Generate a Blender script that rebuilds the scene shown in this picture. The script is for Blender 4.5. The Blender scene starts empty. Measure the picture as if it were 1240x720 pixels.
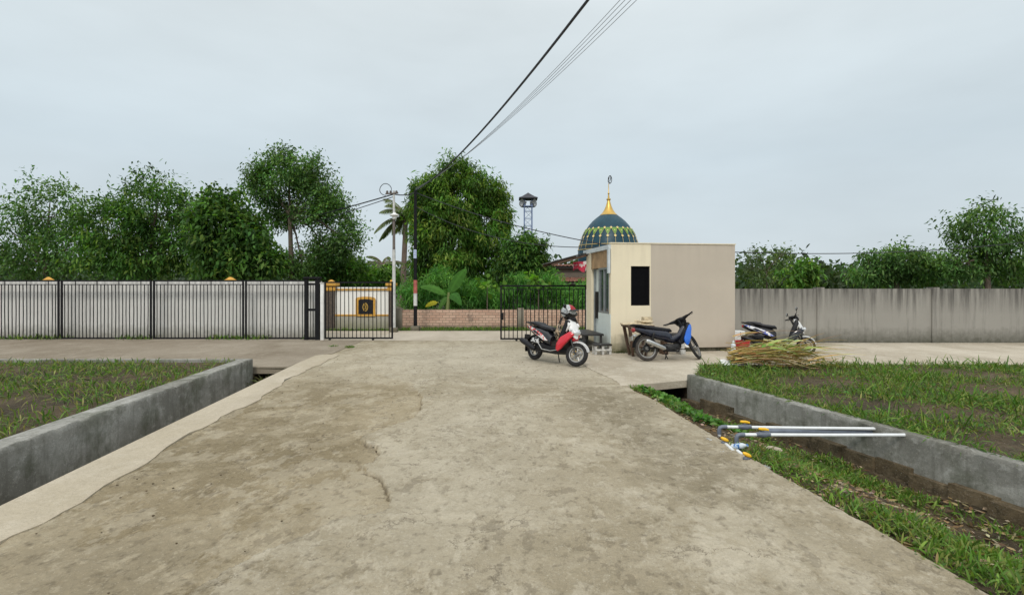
import bpy, bmesh, math, random
import numpy as np
from mathutils import Vector, Matrix, Euler

random.seed(7)
RNG = np.random.default_rng(11)
scene = bpy.context.scene
COL = scene.collection
R = math.radians
PI = math.pi

# ------------------------------------------------------------------ camera, sky, sun, exposure
F, CX, HY, H = 640.0, 620.0, 346.0, 1.6          # focal length in photo pixels, centre, horizon row, eye height
cam = bpy.data.cameras.new('camera'); cam_o = bpy.data.objects.new('camera', cam); COL.objects.link(cam_o)
cam.sensor_width = 36.0; cam.lens = 36.0 * F / 1240.0
cam.shift_y = -(360.0 - HY) / 1240.0
cam.clip_start = 0.05; cam.clip_end = 2000
cam_o.location = (0, 0, H); cam_o.rotation_euler = (R(90), 0, 0)
scene.camera = cam_o

SUN_EL, SUN_AZ = R(44), R(188)
world = bpy.data.worlds.new('World'); scene.world = world; world.use_nodes = True
nt = world.node_tree; N = nt.nodes; Lk = nt.links
for n in list(N): N.remove(n)
out = N.new('ShaderNodeOutputWorld'); bg = N.new('ShaderNodeBackground'); Lk.new(bg.outputs[0], out.inputs[0])
sky = N.new('ShaderNodeTexSky'); sky.sky_type = 'NISHITA'; sky.sun_disc = False
sky.sun_elevation = SUN_EL; sky.sun_rotation = SUN_AZ; sky.dust_density = 3.0; sky.air_density = 1.0
hs = N.new('ShaderNodeHueSaturation'); hs.inputs['Saturation'].default_value = 0.45; Lk.new(sky.outputs[0], hs.inputs['Color'])
tc = N.new('ShaderNodeTexCoord'); sep = N.new('ShaderNodeSeparateXYZ'); Lk.new(tc.outputs['Generated'], sep.inputs[0])
# overcast dome: cloud grey, brighter towards the zenith, faint soft cloud bands
ramp = N.new('ShaderNodeValToRGB'); Lk.new(sep.outputs['Z'], ramp.inputs[0])
e = ramp.color_ramp.elements
e[0].position = 0.0; e[0].color = (5.7, 6.4, 6.8, 1)
e[1].position = 1.0; e[1].color = (13.5, 13.7, 13.6, 1)
m1 = e.new(0.22); m1.color = (5.6, 6.5, 7.0, 1)
m2 = e.new(0.46); m2.color = (6.8, 7.5, 7.75, 1)
mp = N.new('ShaderNodeMapping'); mp.inputs['Scale'].default_value = (1.6, 1.6, 5.0); Lk.new(tc.outputs['Generated'], mp.inputs[0])
nz = N.new('ShaderNodeTexNoise'); nz.inputs['Scale'].default_value = 1.6; nz.inputs['Detail'].default_value = 5; nz.inputs['Roughness'].default_value = 0.5
Lk.new(mp.outputs[0], nz.inputs['Vector'])
mr = N.new('ShaderNodeMapRange'); mr.inputs[1].default_value = 0.3; mr.inputs[2].default_value = 0.7; mr.inputs[3].default_value = 0.93; mr.inputs[4].default_value = 1.06
Lk.new(nz.outputs[0], mr.inputs[0])
mul = N.new('ShaderNodeMix'); mul.data_type = 'RGBA'; mul.blend_type = 'MULTIPLY'; mul.inputs[0].default_value = 1.0
Lk.new(ramp.outputs[0], mul.inputs[6]); Lk.new(mr.outputs[0], mul.inputs[7])
mx = N.new('ShaderNodeMix'); mx.data_type = 'RGBA'; mx.inputs[0].default_value = 0.86
Lk.new(hs.outputs[0], mx.inputs[6]); Lk.new(mul.outputs[2], mx.inputs[7])
Lk.new(mx.outputs[2], bg.inputs['Color']); bg.inputs['Strength'].default_value = 0.1

sun = bpy.data.lights.new('sun', 'SUN'); sun.energy = 1.25; sun.angle = R(11); sun.color = (1.0, 0.95, 0.87)
sun_o = bpy.data.objects.new('sun', sun); COL.objects.link(sun_o)
# azimuth measured like the sky texture's sun_rotation: from +Y towards +X
sd = Vector((math.sin(SUN_AZ) * math.cos(SUN_EL), math.cos(SUN_AZ) * math.cos(SUN_EL), math.sin(SUN_EL)))
sun_o.rotation_euler = sd.to_track_quat('Z', 'Y').to_euler()
sun_o.location = (0, -20, 30)
vs = scene.view_settings
vs.view_transform = 'Standard'; vs.look = 'None'; vs.exposure = 0.22; vs.gamma = 1.0; vs.use_curve_mapping = False
scene.cycles.max_bounces = 6; scene.cycles.transparent_max_bounces = 8

def at(px, py, Y): return Vector(((px - CX) / F * Y, Y, H - (py - HY) / F * Y))
def gp(px, py, z=0.0):
    Y = (H - z) * F / (py - HY); return Vector(((px - CX) / F * Y, Y, z))

# ------------------------------------------------------------------ materials
def nodes(name):
    m = bpy.data.materials.new(name); m.use_nodes = True
    t = m.node_tree; b = t.nodes['Principled BSDF']; return m, t, b
def noise_n(t, vec, scale, detail=4, rough=0.55, dist=0.0):
    n = t.nodes.new('ShaderNodeTexNoise'); n.inputs['Scale'].default_value = scale; n.inputs['Detail'].default_value = detail
    n.inputs['Roughness'].default_value = rough; n.inputs['Distortion'].default_value = dist
    if vec: t.links.new(vec, n.inputs['Vector'])
    return n.outputs[0]
def rng_n(t, v, a, b, c=0.0, d=1.0, smooth=False):
    n = t.nodes.new('ShaderNodeMapRange'); n.inputs[1].default_value = a; n.inputs[2].default_value = b
    n.inputs[3].default_value = c; n.inputs[4].default_value = d
    if smooth: n.interpolation_type = 'SMOOTHSTEP'
    t.links.new(v, n.inputs[0]); return n.outputs[0]
def mix_n(t, fac, a, b, mode='MIX'):
    n = t.nodes.new('ShaderNodeMix'); n.data_type = 'RGBA'; n.blend_type = mode
    for sock, v in ((n.inputs[0], fac), (n.inputs[6], a), (n.inputs[7], b)):
        if hasattr(v, 'is_linked') or hasattr(v, 'links'): t.links.new(v, sock)
        elif isinstance(v, (int, float)): sock.default_value = v
        else: sock.default_value = tuple(v[:3]) + (1,)
    return n.outputs[2]
def math_n(t, op, a, b):
    n = t.nodes.new('ShaderNodeMath'); n.operation = op
    for i, v in enumerate((a, b)):
        if isinstance(v, (int, float)): n.inputs[i].default_value = v
        else: t.links.new(v, n.inputs[i])
    return n.outputs[0]
def objc(t): return t.nodes.new('ShaderNodeTexCoord').outputs['Object']
def bump_n(t, b, h, strength, dist):
    n = t.nodes.new('ShaderNodeBump'); n.inputs['Strength'].default_value = strength; n.inputs['Distance'].default_value = dist
    t.links.new(h, n.inputs['Height']); t.links.new(n.outputs[0], b.inputs['Normal'])
def mapped(t, vec, scale=(1, 1, 1), rot=(0, 0, 0)):
    n = t.nodes.new('ShaderNodeMapping'); n.inputs['Scale'].default_value = scale; n.inputs['Rotation'].default_value = rot
    t.links.new(vec, n.inputs[0]); return n.outputs[0]

def simple(name, c, rough=0.5, metal=0.0, var=0.18, scale=9.0, bump=0.0, coat=0.0, spec=0.5):
    """a plain surface with some wear: two tones mixed by noise"""
    m, t, b = nodes(name); v = objc(t)
    n1 = noise_n(t, v, scale, 5, 0.6)
    c2 = tuple(max(0, x * (1 - var)) for x in c); c1 = tuple(min(1, x * (1 + var * .6)) for x in c)
    t.links.new(mix_n(t, rng_n(t, n1, .35, .65), c2, c1), b.inputs['Base Color'])
    t.links.new(rng_n(t, noise_n(t, v, scale * 2.3, 3), .3, .7, max(0.02, rough - .08), min(1, rough + .1)), b.inputs['Roughness'])
    b.inputs['Metallic'].default_value = metal; b.inputs['Coat Weight'].default_value = coat
    b.inputs['Specular IOR Level'].default_value = spec
    if bump: bump_n(t, b, noise_n(t, v, scale * 6, 4), bump, .01)
    return m

def concrete(name, base, light, dark, wear=0.5, scale=1.0, bump=.5, stain=.6, brown=(.12, .085, .045), moss=0.0, zones=(), attr=False):
    m, t, b = nodes(name); v = objc(t)
    big = noise_n(t, v, .30 * scale, 7, .62, .6)
    patch = noise_n(t, v, 1.1 * scale, 10, .72, .3)
    mid = noise_n(t, v, 3.4 * scale, 10, .76, .15)
    flake = noise_n(t, mapped(t, v, (1, .55, 1), (0, 0, .4)), 6.5 * scale, 9, .72, .15)
    fine = noise_n(t, v, 38, 6, .78)
    grit = noise_n(t, v, 130, 3, .7)
    c = mix_n(t, rng_n(t, big, .40, .60), dark, base)
    c = mix_n(t, math_n(t, 'MULTIPLY', rng_n(t, patch, .50, .60), wear), c, light)
    # damp and tyre stains running with the road
    vv = mapped(t, v, (.60, .20, .5), (0, 0, R(6)))
    st = noise_n(t, vv, 1.3 * scale, 9, .66, .9)
    c = mix_n(t, math_n(t, 'MULTIPLY', rng_n(t, st, .49, .62), stain), c, brown)
    for zx, zy, rx, ry, zc, zs in zones:
        mpn = t.nodes.new('ShaderNodeMapping'); mpn.inputs['Location'].default_value = (-zx / rx, -zy / ry, 0); mpn.inputs['Scale'].default_value = (1 / rx, 1 / ry, 0); t.links.new(v, mpn.inputs[0])
        ln = t.nodes.new('ShaderNodeVectorMath'); ln.operation = 'LENGTH'; t.links.new(mpn.outputs[0], ln.inputs[0])
        dd = math_n(t, 'ADD', ln.outputs['Value'], math_n(t, 'ADD', math_n(t, 'MULTIPLY', math_n(t, 'SUBTRACT', patch, .5), 3.2), math_n(t, 'MULTIPLY', math_n(t, 'SUBTRACT', mid, .5), 1.2)))
        c = mix_n(t, math_n(t, 'MULTIPLY', rng_n(t, dd, 1.15, .5), zs), c, zc)
    # flaked skin: pale scabs and darker pits
    c = mix_n(t, math_n(t, 'MULTIPLY', rng_n(t, flake, .555, .60), wear * .75), c, light)
    c = mix_n(t, math_n(t, 'MULTIPLY', rng_n(t, mid, .46, .38), .55), c, dark)
    c = mix_n(t, math_n(t, 'MULTIPLY', rng_n(t, mid, .55, .64), .4), c, light)
    c = mix_n(t, rng_n(t, fine, .40, .62, .0, .42), c, mix_n(t, .6, c, tuple(x * .45 for x in dark)))
    c = mix_n(t, rng_n(t, grit, .58, .68, 0, .55), c, (.06, .05, .04))
    c = mix_n(t, rng_n(t, noise_n(t, v, 80, 3, .6), .62, .70, 0, .5), c, (.58, .54, .46))
    if moss:
        sk = noise_n(t, mapped(t, v, (5, 5, .5)), 1.4, 7, .7); c = mix_n(t, math_n(t, 'MULTIPLY', rng_n(t, sk, .50, .66), .55), c, (.12, .115, .095))
        ms = noise_n(t, v, 1.7, 8, .7)
        c = mix_n(t, math_n(t, 'MULTIPLY', rng_n(t, ms, .5, .62), moss), c, (.05, .06, .025))
    if attr:                                             # the skin's own tint: worn older bed browner, scabs of cement paler; plus crack shade as colour
        a = t.nodes.new('ShaderNodeAttribute'); a.attribute_name = 'Col'; sp = t.nodes.new('ShaderNodeSeparateXYZ'); t.links.new(a.outputs['Vector'], sp.inputs[0])
        c = mix_n(t, sp.outputs['X'], mix_n(t, 1.0, c, (.91, .875, .80), 'MULTIPLY'), c)
        c = mix_n(t, math_n(t, 'MULTIPLY', sp.outputs['Y'], .30), c, light)
        c = mix_n(t, rng_n(t, sp.outputs['Z'], .58, .95, 0, .85), c, (.085, .065, .04))  # pits and gouges dark; along the crack, ledge shade painted as colour
        vo = t.nodes.new('ShaderNodeTexVoronoi'); vo.feature = 'DISTANCE_TO_EDGE'; vo.inputs['Scale'].default_value = .75
        wv = t.nodes.new('ShaderNodeVectorMath'); wv.operation = 'ADD'; t.links.new(v, wv.inputs[0])
        nv = t.nodes.new('ShaderNodeTexNoise'); nv.inputs['Scale'].default_value = 3.0; nv.inputs['Detail'].default_value = 8; nv.inputs['Roughness'].default_value = .7; t.links.new(v, nv.inputs['Vector'])
        t.links.new(nv.outputs['Color'], wv.inputs[1]); t.links.new(wv.outputs[0], vo.inputs['Vector'])
        ck = math_n(t, 'MULTIPLY', rng_n(t, vo.outputs['Distance'], .010, .002), rng_n(t, patch, .47, .55))
        c = mix_n(t, math_n(t, 'MULTIPLY', ck, .7), c, (.09, .07, .045))
    t.links.new(c, b.inputs['Base Color'])
    t.links.new(rng_n(t, mid, .3, .7, .78, .95), b.inputs['Roughness']); b.inputs['Specular IOR Level'].default_value = .25
    h = math_n(t, 'ADD', math_n(t, 'ADD', mid, math_n(t, 'MULTIPLY', rng_n(t, flake, .50, .60), .25)), math_n(t, 'ADD', math_n(t, 'MULTIPLY', fine, .5), math_n(t, 'MULTIPLY', grit, .2)))
    bump_n(t, b, h, bump, .035)
    return m

def plaster(name, c, dirt=(.10, .10, .07), moss=.35, streak=.25, top=0.0, zt=2.6, patch=None):
    """painted render: streaks from the top, splash dirt near the ground (object z = 0)"""
    m, t, b = nodes(name); v = objc(t)
    s = t.nodes.new('ShaderNodeSeparateXYZ'); t.links.new(v, s.inputs[0]); z = s.outputs['Z']
    n1 = noise_n(t, v, 1.1, 6, .6); n2 = noise_n(t, v, 6, 6, .7)
    col = mix_n(t, rng_n(t, n1, .35, .65), tuple(x * .93 for x in c), c)
    vv = mapped(t, v, (7, 7, .45)); n3 = noise_n(t, vv, 1.2, 6, .65)
    col = mix_n(t, math_n(t, 'MULTIPLY', rng_n(t, n3, .52, .75), streak), col, tuple(x * .55 for x in c))
    if top:
        g = math_n(t, 'MULTIPLY', rng_n(t, z, zt - .7, zt, 0, 1), rng_n(t, n3, .36, .62))
        col = mix_n(t, math_n(t, 'MULTIPLY', g, top), col, (.07, .065, .06))
    g2 = math_n(t, 'MULTIPLY', rng_n(t, math_n(t, 'ADD', z, math_n(t, 'MULTIPLY', n2, -.55)), .18, -.28, 0, 1), moss * 2.2)
    n = t.nodes.new('ShaderNodeClamp'); t.links.new(g2, n.inputs[0])
    col = mix_n(t, n.outputs[0], col, dirt)
    t.links.new(col, b.inputs['Base Color']); b.inputs['Roughness'].default_value = .88; b.inputs['Specular IOR Level'].default_value = .2
    bump_n(t, b, math_n(t, 'ADD', n2, noise_n(t, v, 60, 3)), .18, .01)
    return m

def leafy(name, tint=(1, 1, 1), rough=.42, trans=.35):
    m, t, b = nodes(name)
    a = t.nodes.new('ShaderNodeAttribute'); a.attribute_name = 'Col'
    c = mix_n(t, 1.0, a.outputs['Color'], tint, 'MULTIPLY')
    t.links.new(c, b.inputs['Base Color']); b.inputs['Roughness'].default_value = rough; b.inputs['Specular IOR Level'].default_value = .22
    tr = t.nodes.new('ShaderNodeBsdfTranslucent'); t.links.new(mix_n(t, 1.0, c, (1.5, 1.6, .55), 'MULTIPLY'), tr.inputs['Color'])
    ms = t.nodes.new('ShaderNodeMixShader'); ms.inputs[0].default_value = trans
    t.links.new(b.outputs[0], ms.inputs[1]); t.links.new(tr.outputs[0], ms.inputs[2])
    t.links.new(ms.outputs[0], t.nodes['Material Output'].inputs['Surface'])
    return m

def bark(name, c):
    m, t, b = nodes(name); v = mapped(t, objc(t), (6, 6, 1.3)); n = noise_n(t, v, 3, 6, .7)
    t.links.new(mix_n(t, rng_n(t, n, .3, .7), tuple(x * .45 for x in c), c), b.inputs['Base Color']); b.inputs['Roughness'].default_value = .9
    bump_n(t, b, n, .6, .03); return m

def brick(name):
    m, t, b = nodes(name); v = objc(t)
    s = t.nodes.new('ShaderNodeSeparateXYZ'); t.links.new(v, s.inputs[0]); k = t.nodes.new('ShaderNodeCombineXYZ')
    t.links.new(s.outputs['X'], k.inputs[0]); t.links.new(s.outputs['Z'], k.inputs[1])
    br = t.nodes.new('ShaderNodeTexBrick'); t.links.new(k.outputs[0], br.inputs['Vector'])
    br.inputs['Scale'].default_value = 1; br.inputs['Brick Width'].default_value = .25; br.inputs['Row Height'].default_value = .098
    br.inputs['Mortar Size'].default_value = .011; br.inputs['Bias'].default_value = -.1; br.inputs['Mortar Smooth'].default_value = .3
    br.inputs['Color1'].default_value = (.64, .43, .32, 1); br.inputs['Color2'].default_value = (.48, .28, .20, 1); br.inputs['Mortar'].default_value = (.22, .16, .12, 1)
    n = noise_n(t, v, 1.7, 7, .7); n2 = noise_n(t, v, 14, 5, .7)
    c = mix_n(t, rng_n(t, n2, .35, .7, 0, .4), br.outputs[0], (.56, .42, .32))
    c = mix_n(t, rng_n(t, n, .55, .68, 0, .7), c, (.10, .085, .07))
    g = rng_n(t, math_n(t, 'ADD', s.outputs['Z'], math_n(t, 'MULTIPLY', n, .25)), .30, .12, 0, .85)
    c = mix_n(t, g, c, (.13, .12, .08))
    t.links.new(c, b.inputs['Base Color']); b.inputs['Roughness'].default_value = .92
    bump_n(t, b, math_n(t, 'ADD', math_n(t, 'MULTIPLY', br.outputs['Fac'], -1), n2), .5, .012)
    return m

def stripes(name, c1, c2, scale, axis=0, thr=.5):
    m, t, b = nodes(name); v = objc(t)
    n = noise_n(t, v, scale, 2, .5, .3)
    t.links.new(mix_n(t, rng_n(t, n, thr - .02, thr + .02), c1, c2), b.inputs['Base Color']); b.inputs['Roughness'].default_value = .4
    return m

M = {}
DK, PL = (.115, .095, .055), (.50, .455, .365)
ZONES = ((1.3, 7.0, .6, 2.0, DK, .42), (1.6, 4.6, .55, 1.1, DK, .32), (.35, 8.9, .5, .8, DK, .25), (-2.7, 5.4, 1.1, 1.4, DK, .24), (-3.0, 8.2, .8, 1.3, DK, .25), (-.9, 12.2, 2.4, 3.2, PL, .55), (.9, 10.2, 1.0, 1.6, PL, .4), (-.4, 5.4, .9, 2.6, PL, .3), (-2.2, 2.9, .8, .5, DK, .3))
M['road'] = concrete('road_concrete', (.385, .325, .225), (.52, .46, .355), (.27, .22, .145), .6, 1.0, .8, .5, (.13, .10, .055), 0, ZONES)
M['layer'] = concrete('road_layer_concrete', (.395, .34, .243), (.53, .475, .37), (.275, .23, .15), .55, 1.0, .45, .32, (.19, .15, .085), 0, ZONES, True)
M['strip'] = concrete('edge_strip_concrete', (.52, .455, .35), (.58, .52, .42), (.44, .38, .28), .3, 1.3, .25, .12)
M['apron'] = concrete('apron_concrete', (.54, .48, .385), (.62, .57, .47), (.42, .365, .28), .45, 1.1, .3, .25, (.17, .13, .08))
M['apron_dark'] = concrete('left_apron_concrete', (.30, .255, .195), (.38, .335, .265), (.22, .18, .13), .4, .8, .3, .35)
M['street'] = concrete('cross_street_concrete', (.52, .46, .375), (.58, .53, .44), (.44, .38, .30), .3, .8, .2, .2)
M['planter'] = concrete('planter_render', (.36, .355, .325), (.48, .475, .44), (.21, .205, .18), .6, 1.6, .25, .5, (.10, .09, .065), .5)
M['masonry'] = concrete('drain_masonry', (.22, .165, .095), (.30, .235, .15), (.08, .06, .035), .6, 3, .9, .6, (.04, .035, .02))
M['earth'] = concrete('earth', (.13, .09, .05), (.2, .15, .09), (.06, .045, .025), .5, 2, 1, .4, (.05, .04, .02))
M['ground'] = concrete('grassy_ground', (.06, .08, .03), (.12, .11, .06), (.04, .055, .02), .4, 1, .8, .3, (.07, .06, .03))
M['black_iron'] = simple('black_painted_iron', (.008, .008, .010), .6, 0, .3, 6, 0, 0, .2)
M['wall_grey'] = plaster('weathered_grey_wall', (.74, .73, .70), (.16, .15, .11), .35, .4, .5, 1.75)
M['wall_white'] = plaster('white_garden_wall', (.84, .83, .79), (.2, .19, .12), .15, .12)
M['wall_low'] = plaster('grey_wall_base', (.42, .40, .34), (.2, .2, .1), .35, .4)
M['wall_right'] = plaster('dark_grey_cement_wall', (.31, .295, .265), (.07, .07, .05), .4, .95, .9, 1.5)
M['orange'] = simple('orange_ochre_paint', (.58, .31, .05), .7, 0, .2, 5)
M['pillar_brown'] = simple('dark_stone_pillar', (.085, .065, .05), .7, 0, .5, 14, .4)
M['cream'] = plaster('cream_paint', (.82, .73, .545), (.10, .10, .045), .45, .10, .12, 2.62)
M['taupe'] = plaster('grey_beige_paint', (.53, .465, .385), (.16, .14, .10), .1, .04, .08, 2.62)
M['mint'] = plaster('pale_mint_paint', (.66, .71, .67), (.2, .22, .16), .2, .1)
M['ply'] = simple('plywood', (.36, .235, .125), .75, 0, .3, 4)
M['dark_void'] = simple('dark_room', (.004, .004, .005), .9, 0, .1, 5, 0, 0, .1)  # near-black colour standing in for the unlit room
M['moss_conc'] = concrete('mossy_plinth', (.09, .085, .055), (.2, .18, .13), (.035, .035, .02), .5, 3, .8, .5, (.03, .04, .015))
M['alu'] = simple('grey_aluminium', (.36, .39, .40), .4, .6, .15)
M['glass'] = simple('window_glass', (.045, .06, .06), .06, 0, .2, 3, 0, 0, .8)
M['zinc'] = simple('zinc_sheet', (.30, .31, .31), .5, .4, .35, 5)
M['zinc_dark'] = simple('weathered_sheet', (.13, .125, .12), .65, .1, .4, 5)
M['fascia'] = simple('pale_fascia', (.55, .60, .62), .5, 0, .12, 5)
M['white'] = simple('white_paint', (.76, .76, .74), .45, 0, .12, 6)
M['pole_white'] = simple('galvanised_white_pole', (.58, .58, .56), .5, 0, .25, 5)
M['pole_grey'] = simple('rusty_grey_pole', (.15, .125, .11), .6, .1, .3, 6)
M['pole_red'] = simple('faded_red_band', (.42, .11, .09), .6, 0, .25, 8)
M['sign_blue'] = simple('pale_blue_plate', (.55, .64, .86), .5, 0, .1, 8)
M['ink'] = simple('dark_blue_ink', (.03, .05, .16), .6)
M['cable'] = simple('black_cable', (.012, .012, .018), .5)
M['cable_grey'] = simple('grey_wire', (.20, .21, .23), .6)
M['brick'] = brick('red_brick')
M['pier'] = plaster('cement_pier', (.28, .25, .20), (.1, .09, .06), .4, .6)
M['dome'] = simple('dome_teal_tiles', (.008, .050, .076), .42, 0, .2, 1.5, 0, 0, .3)
M['gold'] = simple('gold_finial', (.62, .40, .10), .35, .55, .15, 3)
M['gold_flat'] = simple('pale_gold_ornament', (.72, .55, .22), .5, 0, .1, 5)
M['green_band'] = simple('green_ornament', (.13, .27, .035), .5, 0, .2, 5)
M['tile'] = simple('clay_roof_tile', (.36, .17, .12), .8, 0, .45, 7, .5)
M['house_wall'] = plaster('aged_brown_wall', (.17, .14, .115), (.08, .07, .05), .3, .5)
M['house_band'] = plaster('dark_concrete_band', (.075, .068, .06), (.06, .06, .05), .3, .5)
M['tower_blue'] = simple('blue_grey_steel', (.20, .26, .42), .5, .2, .2)
M['roof_dark'] = simple('dark_tower_roof', (.035, .035, .045), .6)
M['speaker'] = simple('grey_speaker_horn', (.42, .42, .42), .5, .1, .15)
M['wood'] = simple('bleached_wood', (.60, .50, .34), .8, 0, .35, 12, .3)
M['wood_brown'] = simple('brown_wood', (.105, .06, .038), .75, 0, .4, 8, .2)
M['black_board'] = simple('worn_black_board', (.028, .027, .027), .5, 0, .5, 8)
M['grey_white'] = simple('dirty_white_paint', (.56, .55, .52), .6, 0, .3, 14)
M['pvc'] = simple('white_pvc', (.72, .74, .75), .35, 0, .08, 10)
M['pvc_grey'] = simple('grey_pvc', (.13, .15, .19), .4, 0, .2, 10)
M['yellow'] = simple('yellow_plastic', (.82, .47, .015), .4, 0, .1, 10)
M['red_plastic'] = simple('red_plastic', (.45, .03, .03), .45)
M['cloth_red'] = stripes('red_white_cloth', (.62, .05, .10), (.75, .66, .64), 4.5, 0, .56)
# vehicles
M['tyre'] = simple('tyre_rubber', (.016, .015, .015), .85, 0, .4, 20)
M['tyre_dusty'] = simple('dusty_tyre_rubber', (.06, .052, .045), .9, 0, .4, 20)
M['black_plastic'] = simple('black_plastic', (.010, .010, .012), .42, 0, .3, 14, 0, 0, .3)
M['black_gloss'] = simple('black_gloss_panel', (.010, .010, .014), .16, 0, .2, 8, 0, .5)
M['navy_gloss'] = simple('navy_black_panel', (.012, .014, .028), .22, 0, .3, 8, 0, .4)
M['seat'] = simple('black_seat_vinyl', (.014, .014, .017), .45, 0, .3, 20, .1, 0, .35)
M['red'] = simple('red_body_paint', (.60, .018, .035), .22, 0, .1, 6, 0, .6)
M['body_white'] = simple('white_body_paint', (.78, .78, .77), .2, 0, .06, 6, 0, .6)
M['blue'] = simple('blue_body_paint', (.012, .13, .62), .22, 0, .12, 6, 0, .6)
M['silver'] = simple('silver_metal', (.55, .55, .54), .3, .85, .15, 10)
M['rim'] = simple('silver_rim', (.33, .32, .30), .35, .6, .2, 10)
M['gun'] = simple('dark_engine_metal', (.035, .034, .034), .55, .5, .5, 18)
M['lamp'] = simple('clear_lamp', (.62, .64, .66), .1, .2, .1, 12, 0, .8)
M['tail'] = simple('red_lamp', (.30, .012, .015), .15, 0, .2, 10, 0, .8)
M['mirror'] = simple('mirror_glass', (.75, .80, .85), .06, .9, .03)
M['decal'] = stripes('red_white_decal', (.60, .05, .05), (.72, .70, .68), 22, 0, .5)
M['decal_black'] = stripes('silver_black_decal', (.02, .02, .02), (.6, .6, .6), 20, 0, .52)
M['decal_blue'] = stripes('blue_white_decal', (.03, .08, .50), (.74, .75, .78), 7, 0, .46)
M['bag'] = stripes('patterned_cloth', (.03, .025, .02), (.42, .31, .20), 26, 0, .5)
M['helmet'] = simple('white_helmet', (.75, .77, .78), .2, 0, .08, 6, 0, .6)
M['visor'] = simple('smoked_visor', (.012, .012, .016), .08, 0, .1, 6, 0, .8)
M['bottle'] = simple('clear_bottle', (.60, .66, .70), .15, 0, .1, 20)
M['label_blue'] = stripes('blue_bottle_label', (.05, .16, .42), (.42, .54, .70), 30, 0, .5)
M['litter'] = simple('white_litter', (.68, .69, .68), .6, 0, .15, 14)
M['leaf'] = leafy('leaf_green', (1, 1, 1), .58, .38); M['grass'] = leafy('grass_blade', (1, 1, 1), .5, .3); M['straw'] = leafy('dry_leaf', (1, 1, 1), .6, .15)
M['banana'] = leafy('banana_leaf', (.85, 1.1, .7), .6, .4)
M['bark'] = bark('grey_brown_bark', (.17, .13, .10)); M['palm_bark'] = bark('palm_bark', (.23, .17, .135))

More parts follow.
